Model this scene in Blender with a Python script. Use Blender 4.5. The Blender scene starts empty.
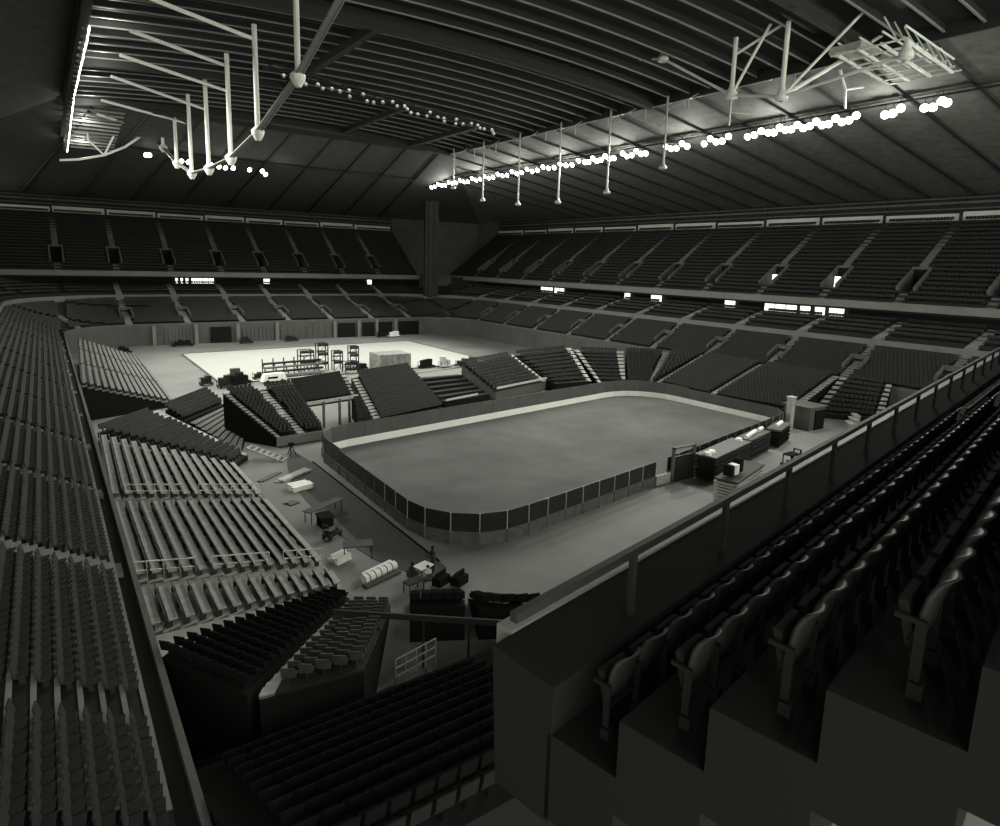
import bpy, math, random
from mathutils import Vector, Matrix
random.seed(7)
S = bpy.context.scene
COL = S.collection
PI = math.pi

# ------------------------------------------------------------------ camera
cam_d = bpy.data.cameras.new('camera'); cam = bpy.data.objects.new('camera', cam_d); COL.objects.link(cam)
Rw = ((0.81614952, -0.07806648, 0.57254309), (-0.57714122, -0.15886898, 0.80104223), (0.02842479, -0.98420845, -0.17471622))
cam.matrix_world = Matrix(((Rw[0][0], -Rw[0][1], -Rw[0][2], 0), (Rw[1][0], -Rw[1][1], -Rw[1][2], 0), (Rw[2][0], -Rw[2][1], -Rw[2][2], 20), (0, 0, 0, 1)))
cam_d.sensor_width = 36; cam_d.lens = 645.4 * 36 / 1000
cam_d.shift_x = -0.005; cam_d.shift_y = -0.035
cam_d.clip_start = 0.05; cam_d.clip_end = 1000
S.camera = cam
# ------------------------------------------------------------------ world, exposure
w = bpy.data.worlds.new('world'); S.world = w; w.use_nodes = True
w.node_tree.nodes['Background'].inputs[0].default_value = (0.95, 1.0, 0.88, 1)
w.node_tree.nodes['Background'].inputs[1].default_value = 3.2  # ambient fill added through the open back to lift the darkest tones
S.view_settings.view_transform = 'Standard'; S.view_settings.look = 'None'
S.view_settings.gamma = 1; S.view_settings.use_curve_mapping = False
S.view_settings.exposure = 0.0

# ------------------------------------------------------------------ lights (the hall's floodlight banks)
def spot(name, loc, target, energy, size=100, blend=0.8, r=0.6):
    d = bpy.data.lights.new(name, 'SPOT'); d.energy = energy; d.spot_size = math.radians(size); d.spot_blend = blend
    d.shadow_soft_size = r; d.color = (1.0, 1.0, 0.93)
    o = bpy.data.objects.new(name, d); COL.objects.link(o); o.location = loc
    o.rotation_euler = (Vector(target) - Vector(loc)).to_track_quat('-Z', 'Y').to_euler()
def glow(name, loc, energy, r=0.5):
    d = bpy.data.lights.new(name, 'POINT'); d.energy = energy; d.shadow_soft_size = r; d.color = (1.0, 1.0, 0.93)
    o = bpy.data.objects.new(name, d); COL.objects.link(o); o.location = loc
for y in (40, 55, 70, 85, 100, 115, 130, 145):
    spot('floodlight_beam', (82.8, y, 38.0), (44, y - (6 if y < 60 else 0), 0), 36000, 112)
    glow('floodlight_spill', (83.6, y, 37.8), 2300)
for x in (20, 32, 44):
    spot('floodlight_beam', (x, 145.5, 37.4), (x + 8, 112, 0), 26000, 112)
    glow('floodlight_spill', (x, 146, 37.6), 130)
for y in (80, 93, 106, 119, 132, 145):
    spot('floodlight_beam', (6.6, y, 39.3 - max(0, y - 122) * .1), (42, y - 6, 0), 26000, 112)
    glow('floodlight_spill', (7.6, y, 41.9 - max(0, y - 122) * .12), 900, 0.3)

# ------------------------------------------------------------------ materials
def mat(name, col, rough=0.7, metal=0.0, noise=0.0, scale=1.0, emit=None, bump=0.0, spec=0.3, col2=None, detail=4):
    m = bpy.data.materials.new(name); m.use_nodes = True
    nt = m.node_tree; b = nt.nodes['Principled BSDF']
    c = (col[0], col[1], col[2], 1) if not isinstance(col, (int, float)) else (col, col * 1.02, col * 0.93, 1)
    b.inputs['Base Color'].default_value = c; b.inputs['Roughness'].default_value = rough; b.inputs['Metallic'].default_value = metal
    b.inputs['Specular IOR Level'].default_value = spec
    if noise:
        tc = nt.nodes.new('ShaderNodeTexCoord'); n = nt.nodes.new('ShaderNodeTexNoise'); r = nt.nodes.new('ShaderNodeValToRGB')
        n.inputs['Scale'].default_value = scale; n.inputs['Detail'].default_value = detail; n.inputs['Roughness'].default_value = 0.65
        nt.links.new(tc.outputs['Object'], n.inputs['Vector']); nt.links.new(n.outputs['Fac'], r.inputs['Fac'])
        lo = [v * (1 - noise) for v in c[:3]] + [1]; hi = [min(1, v * (1 + noise)) for v in c[:3]] + [1]
        if col2: lo = [col2, col2 * 1.02, col2 * .93, 1]
        r.color_ramp.elements[0].position = 0.3; r.color_ramp.elements[1].position = 0.7
        r.color_ramp.elements[0].color = lo; r.color_ramp.elements[1].color = hi
        nt.links.new(r.outputs['Color'], b.inputs['Base Color'])
        if bump:
            bp = nt.nodes.new('ShaderNodeBump'); bp.inputs['Strength'].default_value = bump
            nt.links.new(n.outputs['Fac'], bp.inputs['Height']); nt.links.new(bp.outputs['Normal'], b.inputs['Normal'])
    if emit:
        b.inputs['Emission Color'].default_value = (1, 1, 0.93, 1); b.inputs['Emission Strength'].default_value = emit
    return m
M = dict(
    floor=mat('bare_concrete_floor', 0.160, 0.75, noise=0.22, scale=0.09, detail=8),
    rink=mat('covered_rink_floor', 0.062, 0.8, noise=0.36, scale=0.12, detail=9),
    mat_=mat('dark_floor_covering', 0.05, 0.8, noise=0.15, scale=0.2, detail=6),
    ice=mat('white_ice', 0.37, 0.5, noise=0.03, scale=0.1),
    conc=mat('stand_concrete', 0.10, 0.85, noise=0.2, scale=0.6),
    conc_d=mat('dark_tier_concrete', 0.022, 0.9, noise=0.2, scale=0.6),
    fascia=mat('painted_fascia', 0.17, 0.6, noise=0.12, scale=0.4),
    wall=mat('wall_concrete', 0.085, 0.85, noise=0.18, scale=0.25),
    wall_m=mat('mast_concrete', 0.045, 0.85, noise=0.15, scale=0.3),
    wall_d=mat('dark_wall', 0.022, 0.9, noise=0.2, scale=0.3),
    aisle=mat('aisle_step_concrete', 0.22, 0.85, noise=0.2, scale=1.2),
    aisle_l=mat('pale_step_plates', 0.40, 0.7, noise=0.2, scale=1.5),
    seat=mat('charcoal_plastic_seat', 0.031, 0.6, noise=0.25, scale=2.0, spec=0.15),
    seat_b=mat('dark_seat_shell', 0.022, 0.5, noise=0.2, scale=3.0, spec=0.12),
    seat_m=mat('grey_seat', 0.060, 0.6, noise=0.25, scale=2.0),
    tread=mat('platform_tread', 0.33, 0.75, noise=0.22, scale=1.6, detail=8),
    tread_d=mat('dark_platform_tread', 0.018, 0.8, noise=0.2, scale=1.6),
    black=mat('matte_black', 0.014, 0.95, spec=0.02),
    deck_k=mat('upper_tier_concrete', 0.026, 0.9, spec=0.05),
    deck_s=mat('upper_tier_seat_shell', 0.028, 0.7, spec=0.1),
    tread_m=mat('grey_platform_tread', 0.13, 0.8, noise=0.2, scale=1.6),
    band=mat('pale_band_panels', 0.50, 0.7, noise=0.1, scale=0.3),
    steel=mat('galvanised_steel', 0.42, 0.45, 0.3),
    white=mat('white_painted_tube', 0.72, 0.45),
    purlin=mat('grey_roof_steel', 0.20, 0.6),
    beam=mat('dark_roof_steel', 0.02, 0.7),
    roof=mat('roof_deck_metal', 0.022, 0.7, noise=0.25, scale=0.25, detail=8),
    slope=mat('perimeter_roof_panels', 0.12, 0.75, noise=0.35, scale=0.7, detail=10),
    slope_shade=mat('shaded_perimeter_roof_panels', 0.06, 0.8, noise=0.3, scale=0.7, detail=10),  # same roof panels, with the dimmer light on these sides put into the colour
    board_w=mat('white_dasher_board', 0.80, 0.4, noise=0.05, scale=0.5),
    board_o=mat('grey_board_backs', 0.10, 0.7, noise=0.25, scale=1.5),
    pane_o=mat('dark_outer_pane', 0.022, 0.35, noise=0.25, scale=0.8),  # outer face of each pane is darker than its inner face
    pane_i=mat('grey_inner_pane', 0.085, 0.5, noise=0.15, scale=0.6),
    wood=mat('raw_timber', 0.30, 0.7, noise=0.3, scale=3.0),
    ply=mat('pale_plywood', 0.38, 0.7, noise=0.2, scale=2.0),
    card=mat('wrapped_cardboard', 0.20, 0.6, noise=0.4, scale=1.6, detail=6),
    paper=mat('white_sheeting', 0.75, 0.6, noise=0.1, scale=2.0),
    lamp=mat('lit_lamp_lens', 0.9, emit=14.0),
    lamp_off=mat('unlit_reflector', 0.65, 0.2, 0.6),
    window=mat('lit_suite_glazing', 0.9, emit=1.5),
    skin=mat('skin', 0.30, 0.6), cloth=mat('dark_work_clothes', 0.03, 0.9), cloth_l=mat('pale_shirt', 0.5, 0.9),
    rubber=mat('black_rubber', 0.012, 0.8),
)

# ------------------------------------------------------------------ mesh helpers
class MB:
    def __init__(s): s.v = []; s.f = []
    def hexa(s, p):  # 8 corners: 4 bottom (ccw), 4 top
        n = len(s.v); s.v += [tuple(q) for q in p]
        for a in ((3, 2, 1, 0), (4, 5, 6, 7), (0, 1, 5, 4), (1, 2, 6, 5), (2, 3, 7, 6), (3, 0, 4, 7)): s.f.append(tuple(n + i for i in a))
        return s
    def box(s, x0, x1, y0, y1, z0, z1):
        return s.hexa([(x0, y0, z0), (x1, y0, z0), (x1, y1, z0), (x0, y1, z0), (x0, y0, z1), (x1, y0, z1), (x1, y1, z1), (x0, y1, z1)])
    def obox(s, c, d, L, W, H):  # oriented box: base centre c, horizontal direction d, length L along d, width W, height H
        d = Vector((d[0], d[1], 0)).normalized(); e = Vector((-d.y, d.x, 0)); c = Vector(c)
        a, b = d * L / 2, e * W / 2; up = Vector((0, 0, H))
        q = [c - a - b, c + a - b, c + a + b, c - a + b]
        return s.hexa(q + [p + up for p in q])
    def bar(s, p, q, w, h=None):  # square bar between two points
        h = h or w; p = Vector(p); q = Vector(q); d = (q - p).normalized()
        e = d.cross(Vector((0, 0, 1)))
        if e.length < 1e-3: e = Vector((1, 0, 0))
        e.normalize(); u = e.cross(d).normalized()
        e = e * w / 2; u = u * h / 2
        return s.hexa([p - e - u, p + e - u, q + e - u, q - e - u, p - e + u, p + e + u, q + e + u, q - e + u])
    def tube(s, p, q, r, n=8, r2=None):
        r2 = r if r2 is None else r2
        p = Vector(p); q = Vector(q); d = (q - p).normalized()
        e = d.cross(Vector((0, 0, 1)))
        if e.length < 1e-3: e = Vector((1, 0, 0))
        e.normalize(); u = e.cross(d).normalized(); b = len(s.v)
        for c, rr in ((p, r), (q, r2)):
            for k in range(n):
                a = 2 * PI * k / n; s.v.append(tuple(c + e * math.cos(a) * rr + u * math.sin(a) * rr))
        for k in range(n): s.f.append((b + k, b + (k + 1) % n, b + n + (k + 1) % n, b + n + k))
        s.f.append(tuple(b + k for k in range(n))[::-1]); s.f.append(tuple(b + n + k for k in range(n)))
        return s
    def poly(s, pts):
        n = len(s.v); s.v += [tuple(p) for p in pts]; s.f.append(tuple(range(n, n + len(pts)))); return s
    def lathe(s, prof, c, ax=(0, 0, 1), n=14):
        ax = Vector(ax).normalized(); e = ax.orthogonal().normalized(); u = ax.cross(e); b = len(s.v); c = Vector(c)
        for r, z in prof:
            for k in range(n):
                a = 2 * PI * k / n; s.v.append(tuple(c + ax * z + e * math.cos(a) * r + u * math.sin(a) * r))
        for i in range(len(prof) - 1):
            for k in range(n):
                s.f.append((b + i * n + k, b + i * n + (k + 1) % n, b + (i + 1) * n + (k + 1) % n, b + (i + 1) * n + k))
        return s
    def build(s, name, m, parent=None, smooth=False):
        me = bpy.data.meshes.new(name); me.from_pydata(s.v, [], s.f); me.update()
        me.materials.append(M[m] if isinstance(m, str) else m)
        if smooth: me.shade_smooth()
        o = bpy.data.objects.new(name, me); COL.objects.link(o)
        if parent: o.parent = parent; o.matrix_parent_inverse = parent.matrix_world.inverted() if False else Matrix.Translation(-parent.location) if parent.rotation_euler.z == 0 else Matrix.Identity(4)
        return o
def tag(o, label, cat, group=None, kind=None):
    o['label'] = label; o['category'] = cat
    if group: o['group'] = group
    if kind: o['kind'] = kind
    return o
def thing(name, label, cat, loc=(0, 0, 0), group=None):
    o = bpy.data.objects.new(name, None); COL.objects.link(o); o.location = loc; o.empty_display_size = .3
    return tag(o, label, cat, group)
def struct(o): o['kind'] = 'structure'; return o
def copy_thing(o, loc, rz=None, label=None):
    c = o.copy(); COL.objects.link(c); c.location = loc
    if rz is not None: c.rotation_euler.z = rz
    if label: c['label'] = label
    for ch in o.children:
        d = ch.copy(); COL.objects.link(d); d.parent = c
        for g in ch.children:
            h = g.copy(); COL.objects.link(h); h.parent = d
    return c
def lerp(a, b, t): return a + (b - a) * t
def V(*a): return Vector(a)

# ------------------------------------------------------------------ rings of the bowl
YN = -4.0
def ring(xl, xr, yt, r, yb=YN, n=(44, 10, 24, 10, 44)):
    P = []
    for i in range(n[0]): P.append((xl, lerp(yb, yt - r, i / n[0])))
    for i in range(n[1]): a = PI - PI / 2 * i / n[1]; P.append((xl + r + r * math.cos(a), yt - r + r * math.sin(a)))
    for i in range(n[2]): P.append((lerp(xl + r, xr - r, i / n[2]), yt))
    for i in range(n[3]): a = PI / 2 - PI / 2 * i / n[3]; P.append((xr - r + r * math.cos(a), yt - r + r * math.sin(a)))
    for i in range(n[4] + 1): P.append((xr, lerp(yt - r, yb, i / n[4])))
    return [V(x, y, 0) for x, y in P]
INNER = ring(2.4, 95, 160, 13)
F2 = ring(-6.6, 104, 179, 24)
CLUB = ring(-15, 113, 188, 26)
def between(A, B, t): return [a.lerp(b, t) for a, b in zip(A, B)]
def strip(mb, A, B, za0, za1, zb1=None):
    """solid strip: between ring A and ring B, top at za1, bottom za0"""
    for i in range(len(A) - 1):
        a, b, c, d = A[i], A[i + 1], B[i + 1], B[i]
        mb.hexa([(a.x, a.y, za0), (b.x, b.y, za0), (c.x, c.y, za0), (d.x, d.y, za0), (a.x, a.y, za1), (b.x, b.y, za1), (c.x, c.y, za1), (d.x, d.y, za1)])

# ------------------------------------------------------------------ seat geometry
def seat_into(mb, p, d, w=0.48, hb=0.45, simple=True):
    """seat on tread at p; d = horizontal direction the seat faces"""
    dx, dy = d; ex, ey = -dy, dx; x, y, z = p; h = w / 2
    def q(a, b, c): return (x + dx * a + ex * b, y + dy * a + ey * b, z + c)
    # backrest leaning back
    mb.hexa([q(-.20, -h, .38), q(-.14, -h, .38), q(-.14, h, .38), q(-.20, h, .38), q(-.30, -h, .38 + hb), q(-.25, -h, .38 + hb), q(-.25, h, .38 + hb), q(-.30, h, .38 + hb)])
    # seat pan half raised
    mb.hexa([q(-.14, -h, .34), q(.18, -h, .40), q(.18, h, .40), q(-.14, h, .34), q(-.14, -h, .40), q(.18, -h, .46), q(.18, h, .46), q(-.14, h, .40)])
    mb.poly([q(-.1, 0, 0), q(.08, 0, 0), q(.08, 0, .36), q(-.1, 0, .36)])

# ================================================================== STRUCTURE
struct(MB().box(-40, 140, -20, 215, -0.5, 0.0).build('floor', 'floor'))
# dark floor covering strip beside the rink and the corner run
mb = MB()
pts = [(20.0, 66.5), (18.2, 62), (17.0, 57), (16.5, 51), (16.4, 45), (16.4, 41), (16.9, 38), (17.8, 35.6), (19.4, 34.0), (20.4, 34.6), (20.5, 60)]
n = len(pts); mb.v = [(x, y, 0.004) for x, y in pts] + [(x, y, 0.03) for x, y in pts]
mb.f = [tuple(range(n, 2 * n))[::-1], tuple(range(n))] + [(i, (i + 1) % n, n + (i + 1) % n, n + i) for i in range(n)]
o = mb.build('floor_covering', 'mat_'); tag(o, 'dark curved strip of floor covering between left bleachers and rink boards', 'floor covering')

# lower bowl
mb = MB(); NR = 15
strip(mb, between(INNER, F2, -0.02), INNER, 0, 4.3)
struct(mb.build('wall_bowl', 'wall'))
mb = MB(); strip(mb, between(INNER, F2, -0.022), between(INNER, F2, 0.004), 4.3, 4.75)
struct(mb.build('trim_1', 'conc'))
for i in range(1, NR):
    x = lerp(2.4, -6.6, i / NR); z = 4.3 + 4.5 * i / (NR - 1)
    struct(MB().box(x - .14, x + .02, 18, 146, z, z + .04).build('trim_seat_glint', 'aisle'))  # pale strips standing for glints along the seat edges
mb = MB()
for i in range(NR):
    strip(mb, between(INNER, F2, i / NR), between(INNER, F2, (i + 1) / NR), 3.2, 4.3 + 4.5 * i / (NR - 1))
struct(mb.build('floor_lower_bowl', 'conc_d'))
# pilasters and openings in the wall round the floor
def on_inner(x=None, y=None, side='end'):
    return V(x, 160, 0) if side == 'end' else V(95, y, 0)
for x in (19, 27.5, 36.5, 45.5, 60, 66.5, 71.5, 77):
    struct(MB().box(x - .35, x + .35, 159.1, 159.8, 0, 4.3).build('wall_pier', 'fascia'))
k = 1
for x0, x1 in ((30.5, 35), (61, 65.5), (67.6, 70.8), (72.2, 76), (78, 84)):
    mbd = MB().box(x0, x1, 159.3, 159.72, 0, 3.7); struct(mbd.build('door_%d' % k, 'black')); k += 1
for x0, x1 in ((37.5, 44.8), (46.3, 59), (21, 26.8)):
    mbd = MB()
    for j in range(8): mbd.box(lerp(x0, x1, j / 8) + .05, lerp(x0, x1, (j + 1) / 8) - .05, 159.5, 159.74, 0, 3.5)
    struct(mbd.build('door_%d' % k, 'wall')); k += 1

# fascia of the club level, its tiers and back wall with windows
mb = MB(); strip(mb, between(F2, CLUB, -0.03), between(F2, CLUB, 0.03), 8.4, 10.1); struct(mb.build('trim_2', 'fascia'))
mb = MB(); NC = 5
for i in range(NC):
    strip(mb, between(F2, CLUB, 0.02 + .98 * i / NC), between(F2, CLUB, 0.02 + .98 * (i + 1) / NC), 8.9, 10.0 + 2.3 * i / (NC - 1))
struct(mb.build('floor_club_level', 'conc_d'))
C2 = [c + (c - f).normalized() * .5 for c, f in zip(CLUB, F2)]
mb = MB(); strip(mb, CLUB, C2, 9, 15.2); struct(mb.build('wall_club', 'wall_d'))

def seats_on(mbseats, A, B, t, z, skipx=(), skipy=(), pitch=.56, rng=None, face=1):
    L = between(A, B, t); nxt = between(A, B, t - .02)
    acc = 0.0
    for i in range(len(L) - 1):
        a, b = L[i], L[i + 1]; d = (b - a); ln = d.length; 
        f = (nxt[i] - L[i]); f.normalize()
        s = (-acc) % pitch
        while s < ln:
            p = a + d * (s / ln); s += pitch
            if p.y < 1: continue
            # skip along aisles on the end and the sides
            if p.y > 150 and any(abs(p.x - q) < .75 for q in skipx): continue
            if p.x > 80 and any(abs(p.y - q) < .75 for q in skipy): continue
            if p.x < 20 and any(abs(p.y - q) < .75 for q in skipy): continue
            seat_into(mbseats, (p.x, p.y, z), (f.x, f.y))
        acc = (acc + ln) % pitch
AX = [3, 14.6, 26.3, 38.1, 49.0, 60, 71, 82, 93.5]        # aisle positions on the end stand
AY = [-1, 11, 23, 35.3, 47.8, 60.3, 72.5, 85, 97.5, 110, 122.5, 135, 147.5, 160, 172]  # on the side stands
mb = MB()
for i in range(1, NR):
    seats_on(mb, INNER, F2, (i + .55) / NR, 4.3 + 4.5 * i / (NR - 1), AX, AY)
tag(mb.build('stadium_seating', 'seat'), 'rows of dark seats filling the lower permanent bowl below the club fascia', 'seating', kind='stuff')
mb = MB()
for i in range(1, NC):
    seats_on(mb, F2, CLUB, .02 + .98 * (i + .5) / NC, 10.0 + 2.3 * i / (NC - 1), AX, AY)
tag(mb.build('stadium_seating', 'seat'), 'rows of dark seats on the narrow club level above its pale fascia', 'seating', kind='stuff')

# aisle stairs: one object per aisle
def stair(pa, pb, za, zb, n, wdt=1.3, m='aisle', name='aisle_stairs'):
    mb = MB(); pa = V(*pa, 0); pb = V(*pb, 0); d = (pb - pa)
    for i in range(n):
        c = pa + d * ((i + .5) / n)
        mb.obox((c.x, c.y, lerp(za, zb, i / n) + .05 - .4), d, d.length / n * 1.0, wdt, .4 + (zb - za) / n * .5)
    return struct(mb.build(name, m))
for y in AY:
    if y < 30: continue
    stair((95.3, y), (103.8, y), 4.4, 8.9, 28); stair((104.4, y), (112.8, y), 10.1, 12.5, 14)
    if y < 140: stair((2.1, y), (-6.3, y), 4.4, 8.9, 28)
for x in AX[1:-1]:
    stair((x, 160.4), (x, 178.6), 4.4, 8.9, 40); stair((x, 179.5), (x, 187.5), 10.1, 12.5, 14)
stair((5.5, 155.5), (-1.5, 170.5), 4.4, 8.9, 32); stair((92, 156.5), (98.5, 172.5), 4.4, 8.9, 32)

# cross lane in the lower bowl: low pale parapet stubs at the vomitories
def vomitory(c, d, z, w=2.6, L=3.2, rise=2.0, h=1.0, name='vomitory'):
    """c: mouth centre, d: outward (uphill) direction. Two sloping side walls and a black panel for the shaded doorway at the back"""
    d = V(*d, 0).normalized(); e = V(-d.y, d.x, 0); c = V(*c, 0)
    mb = MB()
    for s in (-1, 1):
        a = c + e * s * (w / 2); b = a + d * L; t = e * .18
        mb.hexa([(a - t).to_tuple()[:2] + (z - .6,), (a + t).to_tuple()[:2] + (z - .6,), (b + t).to_tuple()[:2] + (z - .6,), (b - t).to_tuple()[:2] + (z - .6,),
                 (a - t).to_tuple()[:2] + (z + h,), (a + t).to_tuple()[:2] + (z + h,), (b + t).to_tuple()[:2] + (z + rise + h,), (b - t).to_tuple()[:2] + (z + rise + h,)])
    b = c + d * L
    mb.obox((b.x, b.y, z + rise + .35), e, w + .3, .35, h - .3)
    root = mb.build(name, 'conc'); struct(root)
    m2 = MB().obox((b.x, b.y, z - .5), e, w - .3, .2, rise + .9); m2.build('doorway', 'black', root)  # black panel stands for the shaded inside of the opening
    return root
for x in AX[1:]: vomitory((x, 165.5), (0, 1), 5.6, 2.4, 4.4, 1.1)
for y in AY[3:-1]: vomitory((97.6, y), (1, 0), 5.5, 2.4, 2.6, 1.4)

# ------------------------------------------------------------------ upper decks
ND = 20
def upper_deck(o, along, out, L, aisles, tagtxt, depth=20.0, z0=15.6, z1=29.3, seats=True, vom=True, fasciaH=1.15, ext0=0):
    """o origin (front left corner), along/out unit directions"""
    o = V(*o, 0); a = V(*along, 0); u = V(*out, 0)
    def P(s, t): return o + a * s + u * t
    dk = MB(); st = MB(); rd = depth / ND
    for i in range(ND):
        z = lerp(z0 - .3, z1, i / (ND - 1)); segs = []
        if vom and 3 <= i < 8:
            cur = 0
            for q in aisles:
                segs.append((cur, q - 1.3)); cur = q + 1.3
            segs.append((cur, L))
            zf = lerp(z0 - .3, z1, 3 / (ND - 1)) - .2
            for q in aisles:
                p = P(q, (i + .5) * rd); dk.obox((p.x, p.y, zf - 1), a, 2.6, rd, 1)
        else: segs = [(0, L)]
        for s0, s1 in segs:
            if s1 - s0 < .3: continue
            p = P((s0 + s1) / 2, (i + .5) * rd)
            dk.obox((p.x, p.y, z - 1.2), a, s1 - s0, rd * 1.001, 1.2)
            if seats and i > 0:
                k = int((s1 - s0) / .56)
                for j in range(k):
                    s = s0 + .28 + j * .56
                    if any(abs(s - q) < .8 for q in aisles): continue
                    if 3 <= i < 9 and any(abs(s - q) < 1.7 for q in aisles): continue
                    p = P(s, (i + .55) * rd); seat_into(st, (p.x, p.y, z), (-u.x, -u.y))
    struct(dk.build('floor_upper_deck', 'deck_k'))
    if seats: tag(st.build('stadium_seating', 'deck_s'), tagtxt, 'seating', kind='stuff')
    # fascia
    p = P(L / 2, -.15); struct(MB().obox((p.x, p.y, z0 - fasciaH), a, L, .5, fasciaH + .05).build('trim_3', 'fascia'))
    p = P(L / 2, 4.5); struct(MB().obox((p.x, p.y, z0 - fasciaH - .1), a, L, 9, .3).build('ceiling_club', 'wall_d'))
    for q in aisles:
        if q < 1 or q > L - 1: continue
        pa, pb = P(q, .9), P(q, 3 * rd); 
        stair(pa.to_tuple()[:2], pb.to_tuple()[:2], z0, z0 + 1.6, 5, 1.3, 'conc')
        pa, pb = P(q, 8.4 * rd if vom else 3 * rd), P(q, depth)
        stair(pa.to_tuple()[:2], pb.to_tuple()[:2], lerp(z0, z1, 8.4 / 19.), z1, 36, 1.2, 'conc')
        if vom:
            pm = P(q, 3 * rd); vomitory(pm.to_tuple()[:2], u.to_tuple()[:2], z0 + 1.9, 2.6, 5 * rd, 3.1, .7)
    # pale band behind the last row, in panels, with dark posts
    cur = 0; k = 0
    for q in list(aisles) + [L]:
        if q - cur > .6:
            hh = (1.35, 1.2, 1.45)[k % 3]; k += 1
            p = P((cur + q) / 2, depth + .2); struct(MB().obox((p.x, p.y, z1 + .15), a, q - cur - .5, .3, hh).build('wall_band_panel', 'band'))
        p = P(q, depth - .1); struct(MB().obox((p.x, p.y, z1), a, .35, .35, 5.0).build('wall_post', 'beam'))
        cur = q
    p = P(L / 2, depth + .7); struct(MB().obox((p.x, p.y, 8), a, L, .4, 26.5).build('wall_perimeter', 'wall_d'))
    # horizontal pipes and duct above the band
    for dz, r_ in ((2.1, .12), (3.1, .22), (3.9, .1)):
        struct(MB().tube(P(0, depth - .3) + V(0, 0, z1 + dz), P(L, depth - .3) + V(0, 0, z1 + dz), r_).build('trim_pipe', 'conc'))
# end deck (faces the camera side)
upper_deck((-20, 180), (1, 0), (0, 1), 115, [x + 20 for x in (-9, 3, 14.6, 26.3, 38.1, 49.0, 60, 71, 82)], 'dark seats of the steep upper deck along the far end wall')
upper_deck((109, 187), (0, -1), (1, 0), 187, [187 - y for y in (172, 160, 147.5, 135, 122.5, 110, 97.5, 85, 72.5, 60.3, 47.8, 35.3, 23, 11)], 'dark seats of the steep upper deck along the right hand side')
# corner beyond the two decks: walls and mast
struct(MB().box(95, 131, 200.7, 201.1, 8, 36).build('wall_corner', 'wall')); struct(MB().box(129.6, 130, 187, 201, 8, 36).build('wall_corner', 'wall'))
m_ = MB().box(93.0, 96.2, 170.3, 173.6, 9.8, 38); m_.box(92.4, 93.0, 171, 171.6, 9.8, 38).box(94.4, 95.0, 169.7, 170.3, 9.8, 38)
struct(m_.build('wall_corner_mast', 'wall_m'))
struct(MB().box(95, 112, 179.5, 180, 12, 15.8).build('wall_corner', 'wall'))
# left side upper deck, mostly outside the picture
upper_deck((-13.5, 0), (0, 1), (-1, 0), 180, [18 + 12.3 * i for i in range(13)], 'dark seats', seats=False, vom=False)

# lit windows of the suites
def window(n, p, a, L, z0, z1, panes, m='window'):
    a = V(*a, 0).normalized(); e = V(-a.y, a.x, 0); p = V(*p, 0)
    fr = MB()
    fr.obox((p.x, p.y, z0 - .12), a, L + .2, .25, .12); fr.obox((p.x, p.y, z1), a, L + .2, .25, .12)
    for i in range(panes + 1):
        c = p + a * (-L / 2 + L * i / panes); fr.obox((c.x, c.y, z0), a, .12, .25, z1 - z0)
    r = struct(fr.build('window_%d' % n, 'beam'))
    for i in range(panes):
        c = p + a * (-L / 2 + L * (i + .5) / panes); MB().obox((c.x, c.y, z0), a, L / panes - .12, .08, z1 - z0).build('glazing', m, r)
wn = 1
for y0, y1, pn in ((57.2, 60.0, 1), (60.6, 62.6, 1), (63.3, 65.4, 1), (65.9, 72.6, 3), (79.0, 81.6, 1), (98.0, 101.3, 1), (107.6, 109.6, 1), (131.5, 135.6, 2), (136.2, 141.5, 3)):
    window(wn, (112.55, (y0 + y1) / 2), (0, 1), y1 - y0, 12.6, 14.9, pn); wn += 1
for x0, x1, pn in ((28.0, 28.7, 1), (29.2, 29.9, 1), (30.4, 31.2, 1), (31.8, 37.4, 4), (50.2, 52, 1), (81, 82.6, 1)):
    window(wn, ((x0 + x1) / 2, 187.6), (1, 0), x1 - x0, 12.5, 14.6, pn); wn += 1
# lit doorways in two vomitories of the right deck
for y in (60.3, 72.5):
    struct(MB().box(115.2, 115.4, y - .2, y + .75, 17.1, 19.4).build('door_%d' % (20 + int(y > 70)), 'window'))

# ------------------------------------------------------------------ roof
def zr(x): return 42.6 + 1.6 * (1 - ((x - 38) / 33) ** 2)
YF, XF, ZE = 122.0, 71.0, 42.9
XS = [5 + 66 * i / 14 for i in range(15)]
mb = MB()
for i in range(14):
    x0, x1 = XS[i], XS[i + 1]; a, b = zr(x0) + .7, zr(x1) + .7
    mb.hexa([(x0, -20, a), (x1, -20, b), (x1, YF + .5, b), (x0, YF + .5, a), (x0, -20, a + .3), (x1, -20, b + .3), (x1, YF + .5, b + .3), (x0, YF + .5, a + .3)])
struct(mb.build('ceiling', 'roof'))
y = 20.0
while y < YF:
    mb = MB(); m2 = MB()
    for i in range(14):
        mb.bar((XS[i], y, zr(XS[i]) + .3), (XS[i + 1], y, zr(XS[i + 1]) + .3), .10, .6)
        m2.bar((XS[i], y, zr(XS[i]) - .05), (XS[i + 1], y, zr(XS[i + 1]) - .05), .20, .12)
    pu = struct(mb.build('roof_purlin', 'beam')); m2.build('flange', 'purlin', pu); y += 3.3  # light on the lower edge put into colour: pale flange, dark web
y = YF + 2.0
while y < 152:
    z = ZE - (y - YF) * .117; struct(MB().bar((5, y, z - .35), (13, y, z - .3), .16, .3).build('roof_purlin', 'purlin')); y += 2.2
for yy in (36.0, 66, 96.5, YF - .4):
    mb = MB()
    for i in range(14):
        mb.bar((XS[i], yy, zr(XS[i]) - .55), (XS[i + 1], yy, zr(XS[i + 1]) - .55), .9, .9)
    struct(mb.build('roof_beam', 'beam'))
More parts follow.
